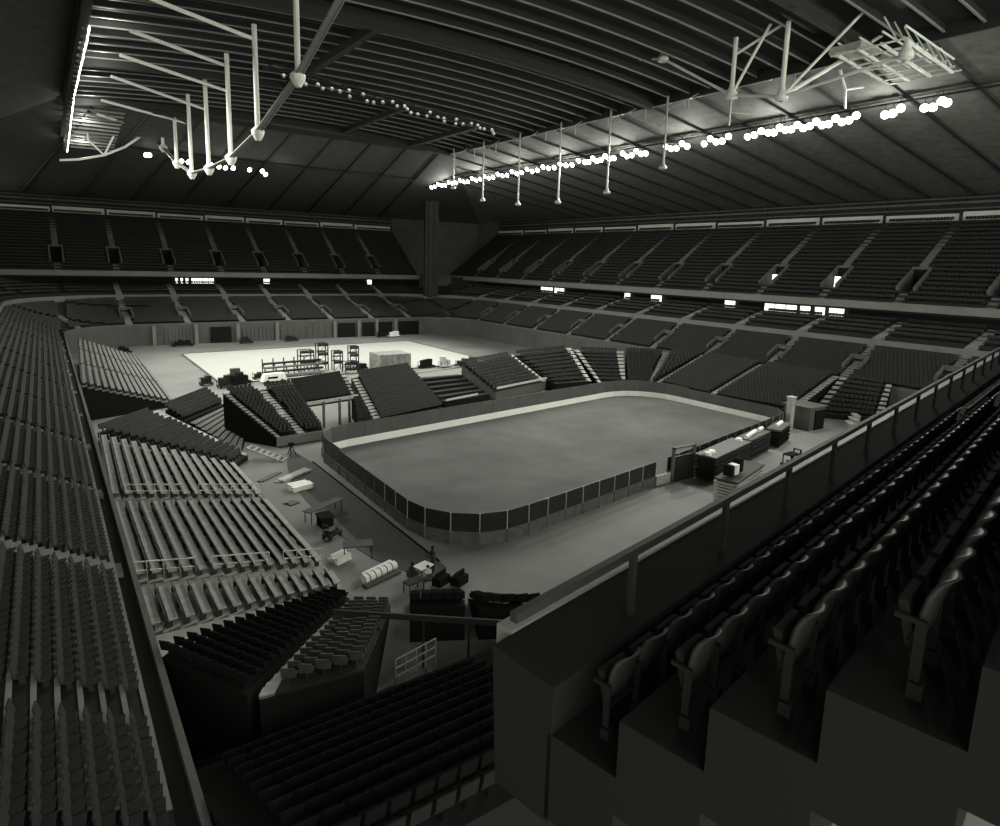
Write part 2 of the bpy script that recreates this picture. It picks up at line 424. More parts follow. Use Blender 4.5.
for xx, y0, y1 in ((48, 96.5, 122), (62, 96.5, 122), (30, 66, 96.5)):
    struct(MB().bar((xx, y0, zr(xx) - .6), (xx, y1, zr(xx) - .6), .8, .8).build('roof_beam', 'beam'))
struct(MB().bar((XF, -20, 42.75), (XF, YF, 42.75), .3, 1.6).build('trim_ridge', 'roof')); struct(MB().bar((4.7, -20, 42.3), (4.7, YF, 42.3), .3, 3.0).build('trim_ridge', 'roof'))  # left bar deepened to keep the gallery light off the left slope
struct(MB().box(5, XF, YF + .1, YF + .5, 42.0, 46).build('trim_ridge', 'roof'))
def slope(name, a, b, c, d, t=.4, m='slope'):
    mb = MB(); up = V(0, 0, t)
    q = [V(*p) for p in (a, b, c, d)]
    mb.hexa(q + [p + up for p in q]); return struct(mb.build(name, m))
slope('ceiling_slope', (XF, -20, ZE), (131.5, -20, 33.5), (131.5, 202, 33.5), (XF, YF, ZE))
slope('ceiling_slope', (5, YF, ZE), (XF, YF, ZE), (131.5, 202, 33.5), (-36, 202, 33.5), m='slope_shade')
slope('ceiling_slope', (-36, -20, 33.6), (5, -20, 42.9), (5, YF, 42.9), (-36, 202, 33.6), m='slope_shade')
def zsl(x): return ZE - (x - XF) * (ZE - 33.5) / 60.5
for yy in [10 + 7.2 * i for i in range(20)]:
    x1 = 131; x0 = XF + max(0, (yy - YF)) * .75 + .5
    struct(MB().bar((x0, yy, zsl(x0) - .1), (x1, yy, zsl(x1) - .1), .35, .45).build('roof_rib', 'beam'))
for xx in [9 + 7.6 * i for i in range(9)]:
    struct(MB().bar((xx, YF + .8, ZE - .15), (xx + (xx - 38) * .55 + 4, 201.5, 33.4), .4, .5).build('roof_rib', 'beam'))
# catwalks along the light banks
for p, q, wd_, rail in (((84, 20, 40.0), (84, 153, 40.0), .6, 1), ((5, 147, 39.2), (78, 147, 39.2), .6, 1), ((5.0, 60, 41.9), (5.0, 150, 40.0), 1.0, 1), ((24, 84, 42.4), (66, 95.5, 42.4), 2.6, 0)):
    mb = MB(); p = V(*p); q = V(*q); d = q - p
    if rail: mb.bar(p, q, wd_, .10)
    else:
        e = V(-d.y, d.x, 0).normalized()
        for s in (-1.2, 0, 1.2): mb.bar(p + e * s, q + e * s, .16, .16)
        for k in range(22): c = p + d * (k / 21); mb.bar(c - e * 1.3, c + e * 1.3, .1); mb.tube(c, c + V(0, 0, 2.2), .04, 5)
    for s in ((-wd_ / 2, wd_ / 2) if rail else ()):
        e = V(-d.y, d.x, 0).normalized() * s; mb.tube(p + e + V(0, 0, .45), q + e + V(0, 0, .45), .04, 6)
        for k in range(36): c = p + d * (k / 35) + e; mb.tube(c, c + V(0, 0, .5), .03, 5)
    struct(mb.build('trim_catwalk', 'beam'))
# short hangers and edge bars where the purlins end
for i in range(11):
    y = 40 + i * 7.4; struct(MB().bar((70.6, y, 41.8), (70.6, y + 4.6, 41.8), .12).bar((70.6, y + 4.6, 41.8), (70.6, y + 4.6, 40.4), .12).build('roof_hanger', 'steel'))

# deep trusses below the roof
def truss(X, nodes, r, label, name='roof_truss', m='white', top=None):
    root = thing(name, label, 'truss', (X, nodes[0][0], nodes[0][1]))
    for y, z in nodes:
        v = MB().tube((X, y, z), (X, y, zr(X)), r, 10); v.build('vertical', m, root)
        g = MB().lathe([(r, -.9), (r * 2.3, -.3), (r * 2.6, .1), (r * 1.2, .5)], (X, y, z)); g.poly([(X, y - r * 3, z - .3), (X, y + r * 3, z - .3), (X, y, z + 1.2)]); g.build('node', m, root)
    ch = MB()
    for (y0, z0), (y1, z1) in zip(nodes, nodes[1:]):
        for s in (-1, 1): ch.tube((X + s * r, y0, z0), (X + s * r, y1, z1), r * .4, 8)
        ch.bar((X, y0, z0), (X, y1, z1), r * 1.9, r * .15)
    ch.build('lower_chord', 'purlin', root)
    return root
truss(20, [(146, 41.2), (138.5, 39.3), (124.9, 35.1), (112.3, 32.3), (99.9, 31.8), (87.1, 31.8), (74.7, 33.1), (61.1, 35.9), (48, 40.2)], .27, 'white tubular truss with bowed lower chord, nearer the left edge of the roof')
rb = thing('roof_truss', 'row of slim hanging poles of a bowed truss in front of the right light bank', 'truss', (70, 62.4, 33.5))
for y, z in ((62.4, 33.5), (73.1, 31.0), (84.4, 30.2), (95.5, 30.5), (107, 31.9), (118, 35)):
    MB().tube((70, y, z), (70, y, 42.6), .14, 8).build('vertical', 'steel', rb)
    MB().lathe([(.16, .5), (.3, .2), (.55, 0), (.5, -.25), (.1, -.4)], (70, y, z)).build('node', 'steel', rb)
    MB().tube((70, y - 5, 42.0), (70, y, 40.8), .07, 6).build('brace', 'steel', rb); MB().tube((70, y, 36.6), (73.5, y - 1, 36.7), .07, 6).build('brace', 'steel', rb)
# near right truss with gusset nodes
rc = thing('roof_truss', 'bright white tubular truss with triangular bracing at the top right', 'truss', (60, 54.6, 43.3))
N1, N2, N3 = V(60, 54.6, 43.6), V(60, 44.9, 37.9), V(60, 39.1, 36.7)
for p in (N2, N3):
    MB().tube(p, (p.x, p.y, zr(60)), .24, 10).build('vertical', 'white', rc)
for p in (N1, N2, N3, V(60, 28, 38)):
    g = MB().lathe([(.2, 1.2), (.35, .6), (.6, .1), (.62, -.25), (.2, -.45)], p); g.build('node', 'white', rc)
ch = MB().tube(N1, N2, .13).tube(N1 + V(.4, 0, 0), N2 + V(.4, 0, 0), .1).tube(N2, N3, .15).tube(N3, (60, 28, 38), .15).tube((60, 62, 45), N1, .13)
ch.build('lower_chord', 'white', rc)
br = MB().tube(N2, (61, 41.5, 44.5), .16).tube(N2 + V(0, 0, 3.9), (62, 39, 44.8), .14).tube(N3, (66.5, 36.5, 41), .2).tube((66.5, 36.5, 41), (71, 35, 44), .16).tube(N3 + V(0, 0, 0), (64, 34, 44), .14)
br.build('brace', 'white', rc)
MB().tube(N2, (60, 44.9, 34.9), .1).tube((60, 44.9, 36.2), (62.8, 44.4, 36.4), .08).build('hanger', 'steel', rc)

# left roof bracing struts between the light gallery and the truss
lb = thing('roof_bracing', 'diagonal white struts linking the left light gallery to the bowed truss', 'bracing', (9, 88, 42))
for a, b in (((9, 78, 41.6), (20, 88, 42.6)), ((9, 88, 41.6), (22.8, 100, 42.4)), ((9, 99, 41.6), (22.8, 114.7, 42.4)), ((9, 115, 41.6), (23.5, 129.4, 42.4)), ((9.2, 127, 41.6), (23.3, 146, 42.4)), ((6, 65, 41.4), (20, 75, 42.4))):
    MB().tube(a, b, .2, 8).build('strut', 'white', lb)
ld = thing('roof_truss', 'small curved truss with V bracing below the left light gallery', 'truss', (6.7, 140, 35.7))
cp = [V(4.0, 140, 35.4), V(6.7, 140, 35.8), V(10.7, 140, 37), V(14, 140, 38.8), V(16.5, 140, 40.9), V(17.2, 140, 43)]
c_ = MB()
for a, b in zip(cp, cp[1:]): c_.tube(a, b, .2, 8)
c_.build('lower_chord', 'white', ld)
for a, b in (((8.4, 140, 39.3), cp[2]), (cp[2], (12.6, 140, 41)), ((14, 140, 41.5), (16.5, 140, 40.7)), ((8.4, 140, 39.3), (8.4, 140, 42)), ((12.6, 140, 41), (12.6, 140, 42.4))):
    MB().tube(a, b, .16, 8).build('brace', 'white', ld)

# rigging platform top right
rp = thing('rigging_platform', 'bright tubular rigging platform hung under the roof at the top right', 'platform', (68, 34, 40))
for y in (29.5, 31.4, 33.4, 35.4):
    MB().tube((62.5, y, 40.2), (74, y + .5, 39.6), .15, 8).tube((62.5, y, 41.2), (74, y + .5, 40.8), .09, 8).build('rail', 'white', rp)
for x in (62.6, 64.5, 66.5, 68.5, 70.5, 72.4, 73.9):
    MB().tube((x, 29.2, 40.2 - (x - 62) * .05), (x, 36, 40.2 - (x - 62) * .05), .09, 6).tube((x, 30, 40), (x + .5, 31.7, 42.6), .07, 6).build('cross_bar', 'white', rp)
MB().box(63, 66.5, 33.5, 36.5, 40.5, 41.1).build('equipment_deck', 'ply', rp)
MB().tube((67.3, 37.6, 40.2), (68.6, 37.5, 38.5), .15).tube((68.6, 37.5, 38.5), (73.8, 38.4, 39.8), .11).tube((68.6, 37.5, 38.5), (73.5, 40, 37.9), .11).build('v_brace', 'white', rp)

# ------------------------------------------------------------------ floodlights
def floodlight(loc, aim, lit, label, group, hang=1.2):
    root = thing('floodlight', label, 'floodlight', loc, group)
    a = Vector(aim).normalized(); c = V(0, 0, 0)
    R_ = .5
    h = MB().lathe([(.02, -.55), (.14, -.5), (.18, -.3), (R_ * .8, -.12), (R_, .06), (R_ * .93, .07)], c, a, 12)
    ho = h.build('housing', 'steel'); ho.parent = root
    l = MB().lathe([(R_ * .92, .03), (R_ * .8, .10), (.02, .14)], c, a, 12)
    lo = l.build('lens', 'lamp' if lit else 'lamp_off'); lo.parent = ho
    b = MB().tube((0, 0, .1), (0, 0, hang), .035, 6).bar((-.3, 0, .1), (.3, 0, .1), .05).build('bracket', 'beam'); b.parent = root
    return root
GR = 'lit floodlights in the bank along the right side of the roof'
F0 = floodlight((83.6, 34, 39.0), (-.9, -.25, -.5), True, 'lit floodlight in the long bank along the right side of the roof', GR)
ys = []
y = 37.0
gaps = [(39.2, 41.2), (44.0, 46.4), (64, 66), (72, 74), (80.5, 83.5), (90, 91.5)]
while y < 164:
    if not any(a < y < b for a, b in gaps): ys.append(y)
    y += .92 if y < 60 else 1.15 if y < 100 else 1.9
for i, y in enumerate(ys):
    copy_thing(F0, (83.6, y * .933, 38.8 + (.5 if i % 3 == 0 else 0.0) + random.uniform(-.08, .08)))
GE = 'lit floodlights along the far end of the roof'
F1 = floodlight((18.2, 147, 38.7), (.2, -.9, -.45), True, 'small lit floodlight high at the far left end of the roof', GE, 1.0)
for x, z in ((19.4, 39.7), (25.3, 39.2), (26.6, 39.2), (31, 39.1), (32.6, 38.9), (33.9, 38.8), (35.5, 38.9), (38.9, 38.9), (42.3, 38.3), (41.6, 38.9)):
    copy_thing(F1, (x * .955 + .2, 147, z - 1.0))
GL = 'lit floodlights in the gallery along the left edge of the roof'
F2l = floodlight((5.4, 78, 40.9), (.95, -.15, -.2), True, 'lit floodlight in the gallery at the left edge of the roof', GL)
y = 80.5
while y < 146: copy_thing(F2l, (5.4, y, 40.9 - max(0, y - 112) * .085 + random.uniform(-.1, .1))); y += 2.6
GU = 'small unlit round lamps strung along a roof beam'
F3 = floodlight((25.9, 84.52, 41.8), (-.4, -.9, -.3), False, 'small unlit round lamp strung along a dark roof beam', GU)
F3.scale = (.55, .55, .55)
for i in range(34):
    t = (i + random.uniform(-.3, .3)) / 33; x = 27 + 38 * t
    copy_thing(F3, (x, 84 + (x - 24) * .274 + random.choice((-1.2, 0, 1.2)), 41.75 + random.uniform(-.05, .1)))

# ================================================================== RINKS
def rounded(corners, rr, n=8):
    out = []; m = len(corners)
    for i in range(m):
        r = rr[i] if isinstance(rr, (list, tuple)) else rr
        p0, p, p1 = V(*corners[i - 1]), V(*corners[i]), V(*corners[(i + 1) % m])
        a = (p0 - p).normalized(); b = (p1 - p).normalized(); ang = a.angle(b); d = r / math.tan(ang / 2)
        c = p + (a + b).normalized() * (r / math.sin(ang / 2)); s = p + a * d; e = p + b * d
        va, vb = s - c, e - c
        for k in range(n + 1): q = va.lerp(vb, k / n).normalized() * r; out.append(c + q)
    return out
def resample(pts, step):
    P = pts + [pts[0]]; tot = sum((b - a).length for a, b in zip(P, P[1:])); n = int(tot / step); st = tot / n; out = []; acc = 0; i = 0; target = 0
    for a, b in zip(P, P[1:]):
        L = (b - a).length
        while target <= acc + L + 1e-6 and len(out) < n:
            out.append(a.lerp(b, (target - acc) / L)); target += st
        acc += L
    return out
RC = [(20.9, 35.0), (45, 38.5), (77.6, 44.8), (77.3, 71.6), (21.6, 64.0)]
outl = rounded(RC, [5.5, 30, 4, 7, 4])
rp_ = resample(outl, 2.1)
mb = MB(); n = len(rp_); mb.v = [(p.x, p.y, .01) for p in rp_] + [(p.x, p.y, .06) for p in rp_]
mb.f = [tuple(range(n, 2 * n)), tuple(range(n))[::-1]] + [(i, (i + 1) % n, n + (i + 1) % n, n + i) for i in range(n)]
tag(mb.build('rink_floor', 'rink'), 'mottled grey floor of the near rink inside the boards', 'rink floor')
ctr = sum(rp_, V(0, 0)) / n
bd = thing('rink_boards', 'oval of white dasher boards and tall dark-backed grey panes around the near rink', 'rink boards', (ctr.x, ctr.y, 0))
GATE = None
for i in range(n):
    a, b = rp_[i], rp_[(i + 1) % n]; d = (b - a).normalized(); c = (a + b) / 2; L = (b - a).length
    inn = V(-d.y, d.x)
    if inn.dot(V(ctr.x, ctr.y) - c) < 0: inn = -inn
    if c.y < 44 and 44.6 < c.x < 47.2: continue   # the open gate
    ci, co = c + inn * .05, c - inn * .05
    MB().obox((ci.x, ci.y, .0), d, L, .07, .85).build('dasher_board', 'board_w', bd)
    mm = MB().obox((co.x, co.y, .0), d, L, .07, .95); e = b - inn * .1; mm.obox((e.x, e.y, 0), d, .12, .12, .95); mm.obox((co.x, co.y, .45), d, L, .12, .06); mm.build('board_frame', 'board_o', bd)
    far = c.y > 60 or (c.x < 24 and c.y > 56)
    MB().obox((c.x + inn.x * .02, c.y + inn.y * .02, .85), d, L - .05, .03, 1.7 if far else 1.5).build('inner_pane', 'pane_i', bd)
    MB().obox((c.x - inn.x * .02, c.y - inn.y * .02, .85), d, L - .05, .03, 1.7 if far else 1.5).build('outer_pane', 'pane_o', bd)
    MB().obox((b.x - inn.x * .03, b.y - inn.y * .03, .95), d, .07, .09, 1.4).build('post', 'steel' if c.y < 48 else 'board_o', bd)
# gate posts and swung gate
gt = thing('rink_gate', 'open rink gate panels beside the stacked decks on the near side', 'gate', (46, 38.4, 0))
MB().box(44.7, 47.2, 38.45, 38.6, 0, .95).build('low_panel', 'ply', gt); MB().box(47.2, 50.2, 38.3, 38.45, 0, 2.5).build('leaf', 'pane_o', gt)
MB().box(47.1, 47.25, 38.2, 38.5, 0, 3.4).box(50.1, 50.25, 38.2, 38.5, 0, 3.4).box(47.1, 50.25, 38.2, 38.5, 3.25, 3.4).build('frame', 'board_o', gt)
# second rink: white ice
IC = [(21.6, 106.5), (74, 108), (74, 146), (21.8, 143.5)]
io = rounded(IC, 1.0, 4); n = len(io)
mb = MB(); mb.v = [(p.x, p.y, .02) for p in io] + [(p.x, p.y, .10) for p in io]
mb.f = [tuple(range(n, 2 * n)), tuple(range(n))[::-1]] + [(i, (i + 1) % n, n + (i + 1) % n, n + i) for i in range(n)]
tag(mb.build('ice_sheet', 'ice'), 'brilliant white sheet of ice of the far rink', 'ice sheet')
mb = MB()
for i in range(n): mb.bar((io[i].x, io[i].y, .1), (io[(i + 1) % n].x, io[(i + 1) % n].y, .1), .25, .2)
tag(mb.build('ice_curb', 'board_o'), 'low dark curb framing the white ice of the far rink', 'curb')

# ================================================================== TELESCOPIC STANDS
def bleacher(label, FL, FR, BR, BL, zf, zb, n, aisles=(), seat='seat', tread='tread_d', thick=None, mode='chair', group=None, loc=None, side='black', pitch=.55, amat='aisle_l', steps0=0, rails=(), name='telescopic_stand', lift=0.0):
    FL, FR, BR, BL = [V(*p) for p in (FL, FR, BR, BL)]
    c = (FL + FR + BR + BL) / 4; root = thing(name, label, 'bleacher', (c.x, c.y, 0), group)
    def P(s, t): return FL.lerp(FR, s).lerp(BL.lerp(BR, s), t)
    def Z(i): return lerp(zf, zb, i / max(1, n - 1))
    dk = MB(); sd = MB(); als = [MB() for _ in aisles]
    for i in range(n):
        t0, t1 = i / n, (i + 1) / n; z = Z(i)
        q = [P(0, t0), P(1, t0), P(1, t1), P(0, t1)]
        lo = 0.02 if not thick else z - thick
        dk.hexa([(p.x, p.y, z - .12) for p in q] + [(p.x, p.y, z) for p in q])
        e = .004
        g = [P(e, t0 + .02 / n), P(1 - e, t0 + .02 / n), P(1 - e, t1), P(e, t1)]
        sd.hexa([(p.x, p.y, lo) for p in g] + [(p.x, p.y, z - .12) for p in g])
        L = (q[1] - q[0]).length; rd = ((P(.5, t1) - P(.5, t0)).length)
        for al, (a0, a1) in zip(als, aisles):
            g = [P(a0, t0), P(a1, t0), P(a1, t1), P(a0, t1)]
            al.hexa([(p.x, p.y, z - .1) for p in g] + [(p.x, p.y, z + .03) for p in g])
            g = [P(a0, t0 + .5 / n), P(a1, t0 + .5 / n), P(a1, t1), P(a0, t1)]
            al.hexa([(p.x, p.y, z) for p in g] + [(p.x, p.y, z + max(.1, (zb - zf) / n / 2)) for p in g])
        if i < steps0: continue
        d = (q[1] - q[0]).normalized(); f = (P(.5, 0) - P(.5, 1)).normalized()
        r = MB(); pans = MB()
        if mode == 'chair':
            k = int(L / pitch)
            for j in range(k):
                s = (j + .5) / k
                if any(a0 - .2 / L < s < a1 + .2 / L for a0, a1 in aisles): continue
                if s * L < .2 or (1 - s) * L < .2: continue
                p = P(s, lerp(t0, t1, .55)); seat_into(r, (p.x, p.y, z), (f.x, f.y), pitch * .94)
        else:  # continuous backs as seen from behind, with folded seats in front
            edges = [0.01] + [v for a in aisles for v in a] + [.99]
            for s0, s1 in zip(edges[::2], edges[1::2]):
                a, b = P(s0, lerp(t0, t1, .62)), P(s1, lerp(t0, t1, .62)); fx = f * .10; 
                A = [a, b, b - f * .05, a - f * .05]
                r.hexa([(p.x, p.y, z + .18) for p in A] + [(p.x - f.x * .16, p.y - f.y * .16, z + .72) for p in A])
                A = [a + f * .42, b + f * .42, b, a]
                pans.hexa([(p.x, p.y, z + .30) for p in A] + [(p.x, p.y, z + .36) for p in A])
                kk = max(1, int((b - a).length / 1.8))
                for j in range(kk + 1):
                    m_ = a.lerp(b, j / kk); r.obox((m_.x, m_.y, z), f, .3, .06, .3)
        if r.v:
            so = r.build('seat_row', seat, root)
            if pans.v: pans.build('seat_pan', tread, so)
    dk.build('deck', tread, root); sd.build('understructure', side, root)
    for al in als: al.build('aisle_steps', amat, root)
    # guard rails at s positions
    for s, ta, tb in rails:
        rl = MB(); k = max(2, int((tb - ta) * n))
        pp = [P(s, lerp(ta, tb, j / k)) for j in range(k + 1)]
        zz = [lerp(zf, zb, lerp(ta, tb, j / k)) for j in range(k + 1)]
        for j in range(k + 1): rl.tube((pp[j].x, pp[j].y, zz[j]), (pp[j].x, pp[j].y, zz[j] + 1.05), .035, 6)
        for h in (.55, 1.05):
            for j in range(k): rl.tube((pp[j].x, pp[j].y, zz[j] + h), (pp[j + 1].x, pp[j + 1].y, zz[j + 1] + h), .035, 6)
        rl.build('guard_rail', 'steel', root)
    return root
# left side, in front of the permanent bowl (rows run away from the camera; front faces the rink)
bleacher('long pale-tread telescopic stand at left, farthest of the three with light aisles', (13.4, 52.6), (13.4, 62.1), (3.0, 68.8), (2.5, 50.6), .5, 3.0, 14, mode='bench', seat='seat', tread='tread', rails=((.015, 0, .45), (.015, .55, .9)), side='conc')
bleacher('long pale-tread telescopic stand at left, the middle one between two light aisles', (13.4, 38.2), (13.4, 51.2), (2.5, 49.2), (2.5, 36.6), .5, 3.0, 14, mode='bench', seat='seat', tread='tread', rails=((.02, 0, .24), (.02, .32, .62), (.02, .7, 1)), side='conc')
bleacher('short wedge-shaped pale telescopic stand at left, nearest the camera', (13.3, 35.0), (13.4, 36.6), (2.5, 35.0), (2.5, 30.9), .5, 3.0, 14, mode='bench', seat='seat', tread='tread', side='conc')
o = MB()
o.hexa([(13.4, 36.7, 0), (13.4, 38.1, 0), (2.5, 36.5, 0), (2.5, 35.1, 0), (13.4, 36.7, .5), (13.4, 38.1, .5), (2.5, 36.5, 2.9), (2.5, 35.1, 2.9)])
tag(o.build('aisle_ramp', 'aisle'), 'pale stepped aisle between the nearest two left stands', 'aisle')
o = MB().hexa([(13.4, 51.3, 0), (13.4, 52.5, 0), (2.5, 50.5, 0), (2.5, 49.3, 0), (13.4, 51.3, .5), (13.4, 52.5, .5), (2.5, 50.5, 2.9), (2.5, 49.3, 2.9)])
tag(o.build('aisle_ramp', 'aisle'), 'pale stepped aisle between the farther two left stands', 'aisle')
o = MB().hexa([(12.5, 34.3, 0), (13.3, 34.9, 0), (2.5, 30.8, 0), (2.6, 26.8, 0), (12.5, 34.3, .4), (13.3, 34.9, .45), (2.5, 30.8, 2.9), (2.6, 26.8, 3.6)])
tag(o.build('aisle_ramp', 'tread'), 'wedge of pale bare platform between the nearest left stand and black corner seats', 'platform')
# dark corner wedge
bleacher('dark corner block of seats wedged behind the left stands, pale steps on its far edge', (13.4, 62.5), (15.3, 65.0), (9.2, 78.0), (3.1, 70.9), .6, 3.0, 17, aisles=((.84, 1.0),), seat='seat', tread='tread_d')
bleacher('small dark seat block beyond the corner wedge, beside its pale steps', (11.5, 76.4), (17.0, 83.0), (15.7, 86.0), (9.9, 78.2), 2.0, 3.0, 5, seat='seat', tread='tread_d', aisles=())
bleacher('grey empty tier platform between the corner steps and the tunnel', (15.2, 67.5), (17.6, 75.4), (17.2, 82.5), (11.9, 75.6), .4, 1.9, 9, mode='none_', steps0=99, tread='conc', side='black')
# far left stand
bleacher('far left telescopic stand with pale treads and dark underside, its open end facing the camera', (12.9, 93.5), (13.6, 138), (4.2, 138), (2.6, 89.5), .6, 4.3, 14, aisles=((.33, .35), (.66, .68)), mode='bench', seat='seat', tread='tread_m', side='black', amat='aisle')
# middle stands between the two rinks, facing the near rink
GM = None
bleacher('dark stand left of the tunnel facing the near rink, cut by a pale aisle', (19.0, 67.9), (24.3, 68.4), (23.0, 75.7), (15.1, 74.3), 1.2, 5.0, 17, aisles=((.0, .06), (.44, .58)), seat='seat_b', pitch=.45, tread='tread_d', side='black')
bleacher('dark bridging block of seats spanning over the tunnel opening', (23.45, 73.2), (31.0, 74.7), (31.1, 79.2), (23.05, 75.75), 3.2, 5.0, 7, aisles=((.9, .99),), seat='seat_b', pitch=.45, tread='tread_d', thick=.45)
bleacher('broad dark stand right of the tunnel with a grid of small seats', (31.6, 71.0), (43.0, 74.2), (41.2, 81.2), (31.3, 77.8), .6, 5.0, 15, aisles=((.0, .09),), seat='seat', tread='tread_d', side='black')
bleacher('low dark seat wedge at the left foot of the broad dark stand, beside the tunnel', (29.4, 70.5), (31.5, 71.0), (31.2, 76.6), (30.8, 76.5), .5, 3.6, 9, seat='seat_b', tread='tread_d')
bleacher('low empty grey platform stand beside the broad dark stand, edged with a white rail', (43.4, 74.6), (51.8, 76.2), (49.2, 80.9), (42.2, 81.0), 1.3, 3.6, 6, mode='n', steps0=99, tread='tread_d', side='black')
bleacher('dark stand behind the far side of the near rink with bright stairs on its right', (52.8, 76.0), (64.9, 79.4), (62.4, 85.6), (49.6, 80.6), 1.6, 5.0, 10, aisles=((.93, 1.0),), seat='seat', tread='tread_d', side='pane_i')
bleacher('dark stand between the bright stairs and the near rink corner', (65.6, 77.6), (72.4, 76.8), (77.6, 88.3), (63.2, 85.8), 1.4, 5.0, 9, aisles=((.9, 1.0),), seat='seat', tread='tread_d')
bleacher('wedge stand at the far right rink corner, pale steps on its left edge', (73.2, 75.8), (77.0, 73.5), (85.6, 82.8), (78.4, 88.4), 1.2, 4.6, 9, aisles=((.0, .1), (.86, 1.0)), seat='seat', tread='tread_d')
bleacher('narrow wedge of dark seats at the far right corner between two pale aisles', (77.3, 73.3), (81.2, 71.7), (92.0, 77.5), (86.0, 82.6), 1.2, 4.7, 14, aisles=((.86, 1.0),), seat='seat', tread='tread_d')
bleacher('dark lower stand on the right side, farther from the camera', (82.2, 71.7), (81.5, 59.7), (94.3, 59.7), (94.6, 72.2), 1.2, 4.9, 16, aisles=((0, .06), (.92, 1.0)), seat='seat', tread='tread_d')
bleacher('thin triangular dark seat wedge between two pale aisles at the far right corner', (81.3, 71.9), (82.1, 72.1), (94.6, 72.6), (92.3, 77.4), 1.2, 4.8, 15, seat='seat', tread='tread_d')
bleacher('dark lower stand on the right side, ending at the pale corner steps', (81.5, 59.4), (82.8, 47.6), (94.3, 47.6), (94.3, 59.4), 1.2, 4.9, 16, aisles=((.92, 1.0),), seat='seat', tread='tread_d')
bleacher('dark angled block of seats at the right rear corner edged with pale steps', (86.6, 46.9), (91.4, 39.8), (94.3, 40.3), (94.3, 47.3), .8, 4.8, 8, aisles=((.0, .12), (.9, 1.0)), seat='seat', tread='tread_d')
# near corner, black seats
bleacher('black wedge of seat rows at the near left corner below the pale stands', (12.6, 34.2), (13.1, 33.2), (4.9, 22.4), (2.6, 26.6), .6, 4.2, 18, seat='black', tread='black', pitch=.5)
bleacher('near corner block with a visible pattern of grey seats beside pale steps', (12.6, 32.9), (14.8, 31.3), (9.2, 21.9), (5.3, 22.4), .6, 4.0, 15, aisles=((.0, .14),), seat='seat_m', tread='tread_d')
bleacher('black seat block on the floor just right of the grey seat block', (16.3, 31.8), (18.9, 30.5), (17.0, 26.8), (14.4, 28.2), .3, 2.0, 7, seat='black', tread='black')
bleacher('black seat block on the floor nearest the pale curb of the upper deck', (19.2, 30.0), (21.0, 27.6), (20.6, 24.9), (17.6, 26.4), .3, 1.8, 7, seat='black', tread='black')
# near end permanent bowl under the camera's deck
mb = MB(); st = MB()
for i in range(12):
    y1 = 21.6 - i * .95; z = 3.0 + i * .45
    mb.box(2.6, 94.8, y1 - .95, y1, 0, z)
    if i > 0:
        for j in range(150):
            x = 3.2 + j * .6
            if abs((x % 11) - 3) < .7: continue
            seat_into(st, (x, y1 - .5, z), (0, 1))
struct(mb.build('floor_near_bowl', 'black')); tag(st.build('stadium_seating', 'black'), 'black seats of the near lower bowl under the camera deck', 'seating', kind='stuff')
br = thing('barrier_rail', 'dark barrier rail crossing above the near corner seats', 'railing', (10.5, 28.75, 0))
MB().bar((10.5, 28.75, 2.7), (17.5, 23.05, 2.7), .12, .3).build('top_rail', 'beam', br)
for t in (0, .25, .5, .75, 1):
    x, y, z = lerp(10.5, 17.5, t), lerp(28.75, 23.05, t), 2.7; MB().tube((x, y, 0), (x, y, z), .06, 6).build('post', 'beam', br)

# ================================================================== CAMERA'S UPPER DECK
d = V(.9816, .1908, 0); e = V(-.1908, .9816, 0)           # along the front rail / outwards over the floor
O = V(3.9, 5.47, 0)                                        # left end of the curb
def D(s, t, z): p = O + d * s + e * t; return (p.x, p.y, z)
cb = MB().hexa([D(.1, -.13, 15.6), D(45, -.13, 15.6), D(45, .1, 15.6), D(.1, .1, 15.6), D(.1, -.13, 15.9), D(45, -.13, 15.9), D(45, .1, 15.9), D(.1, .1, 15.9)])
struct(cb.build('trim_4', 'fascia'))
rl = thing('front_railing', 'dark pipe railing along the front of the nearest upper deck', 'railing', D(0, 0, 15.9))
MB().bar(D(-.6, -.785, 16.63), D(45, -.5, 16.63), .09, .10).build('top_rail', 'beam', rl)
for k in range(18): MB().bar(D(1.55 + k * 2.55, -.77 + k * .016, 15.8), D(1.55 + k * 2.55, -.77 + k * .016, 16.6), .08, .07).build('post', 'beam', rl)
mb = MB()
for i in range(12):
    z = 15.25 + i * .60; t1 = (-.25 if i == 0 else -.95) - i * .84
    if i == 0: mb.hexa([D(-.2, -1.0, 14.2), D(45, -1.0, 14.2), D(45, -.22, 14.2), D(-.2, -.22, 14.2), D(-.2, -1.0, 15.78), D(45, -1.0, 15.78), D(45, -.13, 15.86), D(-.2, -.13, 15.86)]); t1 = -.95
    mb.hexa([D(-.2, t1 - .84, z - 1), D(45, t1 - .84, z - 1), D(45, t1, z - 1), D(-.2, t1, z - 1), D(-.2, t1 - .84, z), D(45, t1 - .84, z), D(45, t1, z), D(-.2, t1, z)])
    if i >= 4 + 0: pass
struct(mb.build('floor_near_upper_deck', 'black'))
